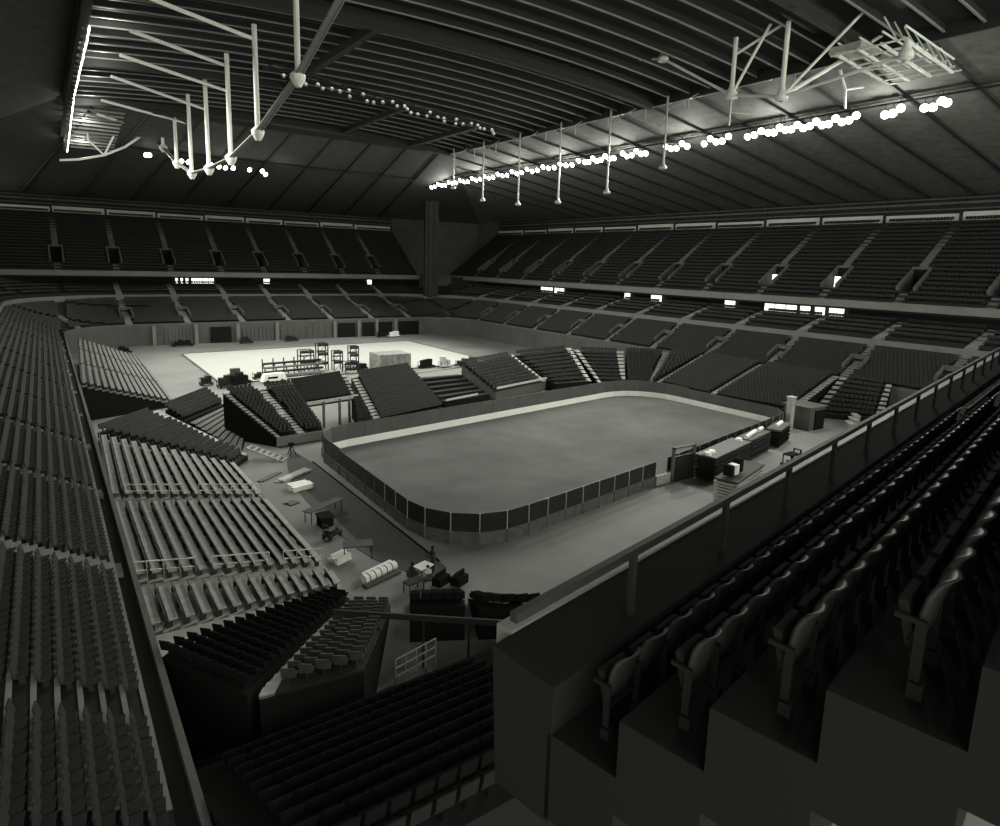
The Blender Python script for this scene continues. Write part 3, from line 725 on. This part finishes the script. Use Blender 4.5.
def make_seat(label, group, loc, rz):
    root = thing('stadium_seat', label, 'seat', (0, 0, 0), group)
    bk = MB(); n_ = 7; H = [(0.38, 0.0), (.50, -.035), (.62, -.05), (.74, -.075), (.82, -.11), (.86, -.15)]
    for k, (zz, off) in enumerate(H):
        ww = .235 if k < 4 else (.21 if k == 4 else .15)
        for j in range(n_):
            u = -1 + 2 * j / (n_ - 1); bk.v.append((u * ww, off + .05 * u * u + .0, zz))
    m0 = len(bk.v)
    bk.v += [(x, y - .035, z) for x, y, z in bk.v]
    for k in range(len(H) - 1):
        for j in range(n_ - 1):
            a = k * n_ + j; bk.f.append((a, a + 1, a + n_ + 1, a + n_)); bk.f.append((m0 + a + n_, m0 + a + n_ + 1, m0 + a + 1, m0 + a))
    for j in range(n_ - 1):
        a = (len(H) - 1) * n_ + j; bk.f.append((a, a + 1, m0 + a + 1, m0 + a)); bk.f.append((j + 1, j, m0 + j, m0 + j + 1))
    for k in range(len(H) - 1):
        for j in (0, n_ - 1): a = k * n_ + j; bk.f.append((a, a + n_, m0 + a + n_, m0 + a))
    b = bk.build('backrest', 'seat_b', smooth=True); b.parent = root
    s = MB().hexa([(-.22, .0, .36), (.22, .0, .36), (.22, .08, .66), (-.22, .08, .66), (-.22, .06, .33), (.22, .06, .33), (.22, .14, .66), (-.22, .14, .66)]).build('seat_pan', 'black'); s.parent = root
    f = MB().bar((-.27, -.03, .1), (-.27, -.03, .57), .03, .07).bar((-.27, -.06, .56), (-.27, .14, .57), .035, .035).bar((-.27, 0, .3), (.27, 0, .3), .04).bar((-.27, -.05, 0), (-.27, -.05, .12), .1, .1).build('stanchion', 'black'); f.parent = root
    root.location = loc; root.rotation_euler.z = rz
    return root
rz = math.atan2(d.y, d.x)
proto = None; rest = MB(); cand = []
for i in range(0, 9):
    z = 15.25 + i * .60
    for j in range(78):
        s = .45 + j * .56 + (i % 2) * .0
        p = V(*D(s, -.95 - i * .84 - .42, z)); q = p - V(0, 0, 20)
        if (V(p.x, p.y, 0)).length < 1.15: continue
        if p.y < -1.0 and p.x < 2.2: continue
        cand.append(((p.x ** 2 + p.y ** 2), p))
cand.sort(key=lambda t: t[0])
GS = 'empty dark seats of the nearest upper deck'
for k, (dd, p) in enumerate(cand):
    if k < 300:
        if proto is None: proto = make_seat('empty dark plastic stadium seat in the nearest upper deck behind the front railing', GS, p, rz)
        else: copy_thing(proto, p, rz)
    else: seat_into(rest, (p.x, p.y, p.z), (e.x, e.y))
tag(rest.build('stadium_seating', 'seat_b'), 'more dark seats farther along the nearest upper deck', 'seating', kind='stuff')

# ================================================================== CLUTTER ON THE FLOOR
# stacked deck carts by the rink's near side
def deck_stack(label, c, d_, L, W, H, n, top='pane_i', sidem='seat_b', legs=False):
    root = thing('deck_stack', label, 'deck stack', (c[0], c[1], 0))
    dv = V(d_[0], d_[1], 0).normalized(); ev = V(-dv.y, dv.x, 0); h = H / n
    for i in range(n):
        jx, jy = random.uniform(-.06, .06), random.uniform(-.06, .06)
        MB().obox((c[0] + jx, c[1] + jy, .22 + i * h), dv, L, W, h * .55).build('panel', top if i == n - 1 else sidem, root)
        MB().obox((c[0] + dv.x * L * .4, c[1] + dv.y * L * .4, .22 + i * h + h * .55), dv, .2, W * .9, h * .45).obox((c[0] - dv.x * L * .4, c[1] - dv.y * L * .4, .22 + i * h + h * .55), dv, .2, W * .9, h * .45).build('spacer', 'black', root) if i < n - 1 else None
    for sx in (-1, 1):
        for sy in (-1, 1):
            p = V(c[0], c[1], 0) + dv * sx * L * .42 + ev * sy * W * .4
            MB().tube(p + ev * -.06 + V(0, 0, .12), p + ev * .06 + V(0, 0, .12), .12, 12).build('wheel', 'rubber', root)
    return root
t1 = deck_stack('longest dark stack of staging decks beside the rink gate', (54.4, 38.0), (.975, .22), 8.6, 2.1, 2.4, 9)
deck_stack('second dark stack of staging decks with pale rolls on top, nearer the right corner', (62.6, 40.1), (.97, .22), 5.6, 1.7, 2.2, 7)
deck_stack('small dark stack of decks near the right end of the rink boards', (69.4, 41.4), (.95, .3), 4.6, 1.6, 2.1, 5, sidem='black')
for j, (x, y, z, L) in enumerate(((61.6, 39.9, 2.36, 3.2), (64.6, 40.7, 2.36, 1.3), (69.8, 41.6, 2.14, 2.2))):
    q = MB().tube((x - L / 2, y - L * .17, z + .1), (x + L / 2, y + L * .17, z + .1), .22, 10).build('pale_roll', 'paper')
    tag(q, ('long pale roll lying on the second dark deck stack', 'short pale roll at the far end of the second deck stack', 'pale roll on the small deck stack by the right corner')[j], 'roll')
for j, (x, y) in enumerate(((50.7, 37.2), (51.6, 37.4), (57.9, 38.8))):
    q = MB().lathe([(.01, .3), (.3, .28), (.42, .1), (.4, 0), (.01, 0)], (x, y, 2.5)).build('cloth_bundle', 'paper')
    tag(q, ('pale cloth bundle at the near end of the longest deck stack', 'second pale cloth bundle on the longest deck stack', 'pale bundle on the far end of the longest deck stack')[j], 'bundle')
t4 = deck_stack('slatted stack of pale-edged pallets near the front railing with two tall end boards', (49.0, 32.4), (.96, .27), 7.0, 2.0, 2.5, 9, top='mat_', sidem='ply')
q = MB().box(46.1, 46.5, 31.3, 32.1, 2.75, 3.7).build('end_board', 'black'); tag(q, 'upright black case on the near end of the slatted pallet stack', 'case')
q = MB().box(48.0, 48.5, 31.8, 32.5, 2.75, 3.9).build('end_board', 'black'); tag(q, 'taller black case behind it on the slatted pallet stack', 'case')
q = MB().box(46.9, 47.5, 31.5, 32.2, 2.75, 3.6).build('box', 'paper'); tag(q, 'white box between two black cases on the slatted pallet stack', 'box')
# forklift
fk = thing('forklift', 'small dark forklift with open cage parked near the railing', 'forklift', (60.6, 34.9, 0))
fk.scale = (.85, .85, .85)
def fb(nm, m, *bx):
    mm = MB()
    for b_ in bx: mm.box(b_[0] + 60.6, b_[1] + 60.6, b_[2] + 34.9, b_[3] + 34.9, b_[4], b_[5])
    return mm.build(nm, m, fk)
fb('body', 'seat_m', (-1.3, .8, -.65, .65, .3, 1.15), (-1.5, -1.0, -.6, .6, .35, 1.5)); fb('overhead_guard', 'black', (-1.1, -1.0, -.6, -.5, 1.1, 2.4), (-1.1, -1.0, .5, .6, 1.1, 2.4), (.6, .7, -.6, -.5, 1.1, 2.4), (.6, .7, .5, .6, 1.1, 2.4), (-1.1, .7, -.6, .6, 2.35, 2.5))
fb('mast', 'black', (.85, 1.0, -.5, -.38, .1, 2.9), (.85, 1.0, .38, .5, .1, 2.9), (.85, 1.0, -.5, .5, 2.8, 2.9), (.85, 1.0, -.5, .5, 1.5, 1.6)); fb('forks', 'beam', (1.0, 2.2, -.45, -.3, .1, .16), (1.0, 2.2, .3, .45, .1, .16)); fb('seat', 'black', (-.6, 0, -.3, .3, 1.15, 1.25), (-.7, -.6, -.3, .3, 1.2, 1.75))
for sx in (-.85, .45):
    for sy in (-.68, .68): MB().tube((60.6 + sx, 34.9 + sy - .12, .33), (60.6 + sx, 34.9 + sy + .12, .33), .33, 14).build('wheel', 'rubber', fk)
q = MB().box(55.2, 57.2, 32.4, 33.8, .0, .7).box(55.6, 56.9, 32.5, 33.7, .7, 1.0); tag(q.build('crate', 'mat_'), 'low grey crate between forklift and railing', 'crate')
# corner kiosk and cabinet at the right corner of the rink
q = thing('corner_enclosure', 'grey boxy enclosure at the foot of the pale steps by the rink corner', 'enclosure', (80, 44.4, 0))
MB().box(78.3, 81.9, 42.6, 46.2, 0, 2.9).build('body', 'wall', q); MB().box(79.4, 81.6, 42.45, 42.62, 0, 2.5).build('door', 'black', q); MB().box(78.1, 82.1, 42.4, 46.4, 2.9, 3.05).build('roof', 'conc', q)
q = MB().box(76.6, 77.4, 44.2, 44.9, 0, 4.1); q.box(76.5, 77.5, 44.1, 45.0, 4.1, 4.3); tag(q.build('white_post', 'ply'), 'tall pale post standing by the right end of the rink', 'post')
for j, (x, y) in enumerate(((84.2, 40.4), (86.0, 40.9), (87.6, 41.4))):
    r_ = thing('folding_table', ('nearest of three pale tables stacked by the right rear corner', 'middle of three pale tables by the right rear corner', 'rearmost of three pale tables by the right rear corner')[j], 'table', (x, y, 0))
    MB().obox((x, y, .9 + .2 * j), (.7, .6), 2.2, .8, .06).build('top', 'ply', r_)
    for sx in (-.8, .8): MB().obox((x + sx * .76, y + sx * .65, 0), (.7, .6), .06, .7, .9 + .2 * j).build('leg', 'steel', r_)

# wrapped boxes block on the ice edge
def box_stack(x0, y0):
    k = 0
    for iz in range(3):
        for ix in range(5):
            for iy in range(2):
                k += 1
                b_ = MB().box(x0 + ix * 1.25 + .03, x0 + ix * 1.25 + 1.22, y0 + iy * 2.4, y0 + iy * 2.4 + 2.35, .12 + iz * 1.0, .12 + iz * 1.0 + .97)
                ob = b_.build('wrapped_carton', 'card')
                tag(ob, 'pale carton in the wrapped block standing on the white ice', 'carton', 'cartons of the wrapped block on the ice')
box_stack(48.4, 106.6)
# work platform / frames on the ice edge
wf = thing('staging_frame', 'long tiered metal staging frame standing at the edge of the white ice', 'staging', (33.5, 108, 0))
for i in range(4):
    MB().obox((33.8 + .15 * i, 108.6 + i * 1.0, .35 + i * .55), (1, .12), 10.4, .8, .28).build('plank', ('tread_m', 'seat_b')[i % 2], wf)
for j in range(6):
    x = 29.2 + j * 1.85; y = 108.0 + j * .22
    MB().bar((x, y, 0), (x, y + 3.6, 2.2), .16).bar((x, y + 3.6, 0), (x, y + 3.6, 2.9), .16).bar((x, y, 0), (x, y + 3.6, .05), .1).build('leg', 'beam', wf)
# scattered carts, machines and scaffold pieces near it
def cart(name, label, x, y, L, W, H, m, items=3, ang=0.2, cat='cart'):
    r_ = thing(name, label, cat, (x, y, 0)); dv = V(math.cos(ang), math.sin(ang), 0); ev = V(-dv.y, dv.x, 0)
    MB().obox((x, y, .3), dv, L, W, .15).build('bed', m, r_)
    for sx in (-.4, .4):
        for sy in (-.38, .38):
            p = V(x, y, .16) + dv * sx * L + ev * sy * W; MB().tube(p - ev * .05, p + ev * .05, .15, 10).build('wheel', 'rubber', r_)
    for k in range(items):
        p = V(x, y, .45) + dv * L * (-.35 + .7 * (k + .5) / items) + ev * random.uniform(-.1, .1)
        MB().obox(p, dv, L / items * .8, W * random.uniform(.5, .85), H * random.uniform(.5, 1)).build('load', m, r_)
    MB().bar(V(x, y, .4) - dv * L * .5 - ev * W * .3, V(x, y, 1.2) - dv * L * .52 - ev * W * .3, .06).bar(V(x, y, .4) - dv * L * .5 + ev * W * .3, V(x, y, 1.2) - dv * L * .52 + ev * W * .3, .06).bar(V(x, y, 1.2) - dv * L * .52 - ev * W * .3, V(x, y, 1.2) - dv * L * .52 + ev * W * .3, .06).build('handle', 'beam', r_)
    return r_
cart('equipment_cart', 'broad dark loaded cart behind the left tunnel stand', 23.8, 106.0, 4.2, 1.8, 1.5, 'black', 4)
cart('equipment_cart', 'dark cart at the left corner of the white ice', 19.5, 107.2, 1.8, 1.2, 1.1, 'seat_b', 2)
cart('equipment_cart', 'dark cart with a bulky load just left of the broad cart', 21.4, 104.0, 1.8, 1.4, 1.5, 'seat_b', 3)
cart('equipment_cart', 'dark cart on the ice behind the broad cart', 24.6, 109.4, 2.6, 1.2, 1.6, 'mat_', 3)
cart('equipment_cart', 'small dark cart farther out on the ice left of the staging frame', 27.6, 108.6, 1.4, .9, .9, 'seat_b', 2)
cart('equipment_cart', 'dark cart right of the wrapped cartons', 58.4, 107.6, 3.2, 1.6, 1.2, 'black', 3)
cart('equipment_cart', 'pale loaded cart beside the dark one right of the wrapped cartons', 61.8, 106.4, 2.6, 1.6, 1.7, 'ply', 3)
cart('equipment_cart', 'dark cart farthest right on the ice edge', 65.4, 106.0, 2.6, 1.6, 1.4, 'seat_b', 3)
cart('equipment_cart', 'grey cart farthest right on the ice edge behind the dark stand', 68.6, 107.0, 2.2, 1.4, 1.3, 'mat_', 2)
cart('equipment_cart', 'low dark cart under the far wall at the left', 24.0, 156.0, 4.5, 1.6, 1.0, 'black', 4, 0.1)
cart('equipment_cart', 'dark cart with small load against the far wall left of the roller doors', 37.5, 156.5, 3.0, 1.6, 1.1, 'seat_b', 3, 0)
cart('equipment_cart', 'dark cart against the far roller door', 48.0, 156.5, 3.2, 1.6, 1.0, 'seat_b', 3, 0)
cart('equipment_cart', 'dark trolley in the corner behind the far left stand', 11.5, 148.5, 4, 1.6, 1.2, 'black', 4, .4)
cart('equipment_cart', 'pale loaded trolley in front of the far dark doorways', 74.5, 155.4, 3.2, 1.6, 1.4, 'paper', 2, .1)
cart('equipment_cart', 'dark trolley beside the pale one at the far doorways', 71.4, 156.0, 2.6, 1.6, 1.2, 'black', 3, .1)
vn = thing('covered_vehicle', 'low white-covered vehicle parked beside the staging frame', 'vehicle', (29.2, 105.0, 0))
MB().hexa([(27.3, 104.1, .3), (31.2, 104.6, .3), (31.0, 106.2, .3), (27.1, 105.7, .3), (27.8, 104.4, 1.5), (30.9, 104.8, 1.5), (30.7, 105.9, 1.5), (27.6, 105.5, 1.5)]).build('cover', 'paper', vn)
MB().obox((28.9, 104.4, .75), (1, .13), 1.6, .1, .3).build('windscreen', 'black', vn)
for x, y in ((28.0, 104.15), (30.4, 104.45), (27.9, 105.7), (30.2, 106.0)): MB().tube((x, y, .3), (x, y + .15, .3), .3, 12).build('wheel', 'rubber', vn)
def scaffold(label, x, y, w, h, nlev):
    r_ = thing('scaffold_tower', label, 'scaffold', (x, y, 0))
    for sx in (0, w):
        for sy in (0, w * .7): MB().tube((x + sx, y + sy, 0), (x + sx, y + sy, h), .11, 6).build('upright', 'beam', r_)
    for k in range(1, nlev + 1):
        z = h * k / nlev; MB().bar((x, y, z), (x + w, y, z), .14).bar((x, y + w * .7, z), (x + w, y + w * .7, z), .14).box(x, x + w, y, y + .06, z - .5, z - .1).bar((x, y, z - h / nlev), (x + w, y, z), .06).build('brace', 'beam', r_)
    MB().box(x - .1, x + w + .1, y, y + w * .7, h * .72, h * .72 + .08).build('platform', 'mat_', r_)
scaffold('scaffold tower over the right end of the staging frame, tallest of the scaffolds', 39.0, 112.0, 1.8, 5.0, 3)
scaffold('low wide scaffold on top left of the tallest tower', 36.0, 112.5, 2.4, 3.8, 2)
scaffold('short scaffold tower right of the tallest one', 41.6, 111.2, 1.6, 3.6, 2)
scaffold('thin scaffold tower standing alone on the ice right of the others', 45.0, 112.0, 1.6, 4.2, 3)
scaffold('low scaffold trolley at the right foot of the staging frame', 42.4, 107.8, 2.2, 2.0, 2)
cart('equipment_cart', 'dark hose reel cart in front of the scaffold towers', 46.6, 110.6, 2.2, 1.0, .8, 'seat_b', 2)

# hut under the corner platform and tunnel stuff
q = thing('tunnel_barrier', 'pale slatted barrier under the pale steps at the left of the tunnel stand', 'barrier', (18, 72, 0))
for k in range(9): MB().obox((16.0 + k * .42, 73.8 - k * .03, 0), (1, 0), .12, .08, 2.4).build('slat', 'ply', q)
MB().bar((15.8, 73.8, 2.4), (19.6, 73.5, 2.4), .12).build('top_bar', 'ply', q)
for j, (x, y) in enumerate(((26.0, 73.4), (28.2, 74.0), (29.6, 74.4))):
    tag(MB().box(x, x + .25, y, y + .25, 0, 3.2).build('support_post', 'conc'), ('left post holding up the bridging seat block', 'middle post holding up the bridging seat block', 'right post holding up the bridging seat block')[j], 'post')

# front boards: white edging boards of the middle stands
for nm, a, b, z, hgt, lab in (('edge_board', (18.9, 67.7), (24.4, 68.2), 0.15, 1.0, 'pale fascia board on the front of the dark stand left of the tunnel'), ('edge_board', (23.8, 73.15), (31.0, 74.75), 3.0, .4, 'pale edge beam of the bridging block over the tunnel'),
                           ('edge_board', (29.6, 70.4), (34.0, 71.6), .4, .3, 'short pale edge strip at the front of the broad dark stand'), ('edge_board', (42.6, 80.9), (50.5, 82.5), 4.2, .25, 'white rail strip across the back of the empty platform stand'),
                           ('edge_board', (43.5, 74.4), (49.5, 75.9), 1.35, .25, 'pale strip on the front of the empty platform stand'), ('edge_board', (52.8, 75.8), (64.8, 79.2), 1.9, .3, 'pale edge strip in front of the dark stand behind the far boards')):
    d_ = V(b[0] - a[0], b[1] - a[1], 0); c = ((a[0] + b[0]) / 2, (a[1] + b[1]) / 2, z)
    tag(MB().obox(c, d_, d_.length, .15, hgt).build(nm, 'fascia' if z < 1 else 'ply'), lab, 'edge board')

# loose material between left stands and rink
def pile(name, label, cat, x, y, ang, L, W, n_, m, z=0.0, t=.12):
    dv = V(math.cos(ang), math.sin(ang), 0); ev = V(-dv.y, dv.x, 0); r_ = thing(name, label, cat, (x, y, 0))
    for k in range(n_):
        p = V(x, y, z + (k // 3) * t) + ev * ((k % 3) - 1) * W / 3 + dv * random.uniform(-.15, .15)
        MB().obox(p, (math.cos(ang + random.uniform(-.05, .05)), math.sin(ang + random.uniform(-.05, .05))), L * random.uniform(.85, 1), W / 3.4, t * .9).build('board', m, r_)
    return r_
pile('timber_pile', 'pale boards lying on the floor nearest the tunnel stand', 'timber', 17.6, 57.8, .55, 4.2, .9, 6, 'ply')
pile('timber_pile', 'two long dark boards lying left of the pale boards', 'timber', 15.6, 58.6, .7, 3.2, .6, 3, 'seat_m')
pile('sheet_pile', 'crumpled bright sheets on the floor beside the first left aisle', 'sheeting', 17.0, 54.4, .2, 2.0, 1.5, 9, 'paper', t=.15)
pile('timber_pile', 'small dark offcuts on the floor at the end of the farther aisle', 'timber', 15.4, 51.2, .3, 1.0, .9, 3, 'seat_m')
def table(label, x, y, ang, L, W, m, h=.75):
    r_ = thing('work_table', label, 'table', (x, y, 0)); dv = V(math.cos(ang), math.sin(ang), 0); ev = V(-dv.y, dv.x, 0)
    MB().obox((x, y, h), dv, L, W, .07).build('top', m, r_)
    for sx in (-.45, .45):
        for sy in (-.42, .42): p = V(x, y, 0) + dv * sx * L + ev * sy * W; MB().tube(p, p + V(0, 0, h), .04, 6).build('leg', 'beam', r_)
    return r_
table('long grey work table beside the middle left stand with a dark box at its foot', 16.6, 47.2, .45, 3.6, .8, 'mat_', .9)
tag(MB().box(15.6, 16.5, 44.8, 46.0, 0, .8).box(15.5, 16.6, 44.7, 46.1, .8, .88).build('tool_chest', 'black'), 'dark tool chest under the end of the long grey table', 'tool chest')
cart('hand_cart', 'small dark hand cart on the pale floor below the long table', 15.7, 43.0, 1.3, .8, .5, 'seat_b', 2, .5)
table('grey work table near the end of the middle aisle', 16.1, 39.2, -.35, 2.0, 1.1, 'mat_', .9)
pile('sheet_pile', 'bright crumpled sheets against the grey work table', 'sheeting', 14.9, 39.3, .4, 1.3, 1.0, 9, 'paper', t=.15)
rl_ = thing('sheet_roll', 'long bright wrapped bundle lying near the black corner seats', 'bundle', (16.2, 35.6, 0))
MB().tube((14.9, 35.4, .3), (17.4, 36.2, .3), .3, 10).tube((15.0, 35.9, .25), (17.3, 36.6, .28), .25, 10).build('sheet', 'paper', rl_); MB().obox((16.1, 35.3, .02), (1, .3), 2.8, .5, .12).build('base_board', 'seat_m', rl_)
for k in range(5): MB().lathe([(.31, -.04), (.33, 0), (.31, .04)], (15.2 + k * .45, 35.5 + k * .144, .3), (2.5, .8, 0), 10).build('strap', 'seat_m', rl_)
for j, (x, y) in enumerate(((20.0, 32.3), (19.0, 32.9))):
    tag(MB().obox((x, y, 0), (.9, .35), 1.0, .7, .55).obox((x, y, .55), (.9, .35), .9, .1, .3).build('case', 'black'), ('right hand black case on the pale floor beside the sitting workers', 'left hand black case on the pale floor beside the sitting workers')[j], 'case')
sr_ = thing('stair_railing', 'thin pale stair railing at the foot of the black seats under the upper deck', 'railing', (10.9, 22.5, 0))
for k in range(5): MB().tube((10.9 + k * .55, 22.6 + k * .12, 0), (10.9 + k * .55, 22.6 + k * .12, 3.4), .035, 6).build('post', 'purlin', sr_)
for h in (2.6, 3.0, 3.4): MB().tube((10.9, 22.6, h), (13.1, 23.08, h), .03, 6).build('rail', 'purlin', sr_)
# people around a small table
def person(label, x, y, face, sit, shirt):
    r_ = thing('person', label, 'person', (x, y, 0)); f = V(math.cos(face), math.sin(face), 0); s = V(-f.y, f.x, 0); b0 = V(x, y, 0)
    hz = .48 if sit else .92
    J = {'pel': b0 + V(0, 0, hz), 'ch': b0 + V(0, 0, hz + .38) + f * .04, 'neck': b0 + V(0, 0, hz + .56) + f * .06, 'head': b0 + V(0, 0, hz + .72) + f * .09, 'top': b0 + V(0, 0, hz + .82) + f * .09}
    vs = []; es = []; rd = []
    def add(p, r, par=None):
        vs.append(tuple(p)); rd.append(r)
        if par is not None: es.append((par, len(vs) - 1))
        return len(vs) - 1
    pel = add(J['pel'], .16); ch = add(J['ch'], .17, pel); nk = add(J['neck'], .065, ch); hd = add(J['head'], .10, nk); add(J['top'], .09, hd)
    for k in (-1, 1):
        sh = add(J['ch'] + s * k * .2 + V(0, 0, .1), .065, ch); el = add(J['ch'] + s * k * .25 + f * .12 + V(0, 0, -.15), .048, sh); wr = add(J['ch'] + s * k * .15 + f * .36 + V(0, 0, -.14), .035, el); add(J['ch'] + s * k * .12 + f * .46 + V(0, 0, -.13), .03, wr)
        hp = add(J['pel'] + s * k * .1, .1, pel)
        if sit: kn = add(J['pel'] + s * k * .13 + f * .45, .07, hp); an = add(b0 + s * k * .13 + f * .48 + V(0, 0, .08), .045, kn)
        else: kn = add(b0 + s * k * .11 + f * .04 + V(0, 0, .5), .07, hp); an = add(b0 + s * k * .12 + V(0, 0, .08), .045, kn)
        add(Vector(vs[an]) + f * .18 + V(0, 0, -.04), .035, an)
    me = bpy.data.meshes.new('body'); me.from_pydata(vs, es, []); me.materials.append(M[shirt])
    o = bpy.data.objects.new('body', me); COL.objects.link(o); o.parent = r_; o.matrix_parent_inverse = Matrix.Translation(-r_.location)
    sk = o.modifiers.new('skin', 'SKIN'); o.modifiers.new('sub', 'SUBSURF').levels = 1
    for i, vv in enumerate(me.skin_vertices[0].data): vv.radius = (rd[i], rd[i])
    me.skin_vertices[0].data[0].use_root = True
    hh = J['head'] + V(0, 0, .04) - f * .02
    MB().lathe([(.01, .11), (.07, .09), (.105, .03), (.1, -.03)], hh, (0, 0, 1), 10).build('hair', 'black', r_)
    if sit:
        sr = thing('folding_chair', 'folding chair under the ' + label.replace(' sitting', '').replace(' of the white paper table', ' of the paper table'), 'chair', (x, y, 0))
        MB().obox((x, y, .36), f, .42, .42, .05).build('seat', 'seat_m', sr); q_ = b0 - f * .24; MB().obox((q_.x, q_.y, .5), f, .04, .4, .4).build('backrest', 'seat_m', sr)
        for a_ in (-.17, .17):
            for b_ in (-.17, .17): p_ = b0 + f * a_ + s * b_; MB().tube(p_, p_ + V(0, 0, .37), .015, 6).build('leg', 'steel', sr)
    return r_
table('small square table covered with white papers in the open floor by the near corner', 18.5, 34.3, .3, 1.1, .8, 'paper', .72)
person('person in dark clothes standing at the right of the white paper table', 19.4, 34.6, PI, False, 'cloth')
person('person in dark clothes sitting at the left of the white paper table', 17.5, 34.0, .3, True, 'cloth')
person('person in a pale shirt sitting near side of the white paper table', 18.2, 33.1, 1.4, True, 'cloth_l')
table('small dark table in front of the black seat block on the floor', 17.1, 32.9, .2, 1.2, .7, 'seat_b', .7)
# tools near the tunnel mouth
q = thing('tripod_stand', 'small dark tripod on the pale floor before the tunnel stand', 'stand', (19.4, 64.4, 0))
for a_ in (0, 2.1, 4.2): MB().tube((19.4 + .5 * math.cos(a_), 64.4 + .5 * math.sin(a_), 0), (19.4, 64.4, 1.1), .05, 6).build('leg', 'black', q)
MB().obox((19.4, 64.4, 1.05), (1, 0), .5, .4, .3).build('head', 'black', q)
q = thing('tipped_frame', 'tipped metal stair frame leaning at the front of the corner wedge', 'frame', (16.6, 63.5, 0))
MB().bar((15.2, 65.0, 1.2), (17.9, 62.6, .1), .12).bar((15.9, 65.8, 1.2), (18.6, 63.4, .1), .12).build('side_rail', 'steel', q)
for k in range(7): t = k / 6; MB().bar((lerp(15.2, 17.9, t), lerp(65, 62.6, t), lerp(1.2, .1, t)), (lerp(15.9, 18.6, t), lerp(65.8, 63.4, t), lerp(1.2, .1, t)), .14).build('rung', 'ply', q)
tag(MB().bar((20.5, 61.2, .05), (20.4, 35.6, .05), .12, .1).build('floor_cable', 'black'), 'long dark cable on the floor along the left boards', 'cable')
fk.location = (59.9, 33.9, 0)
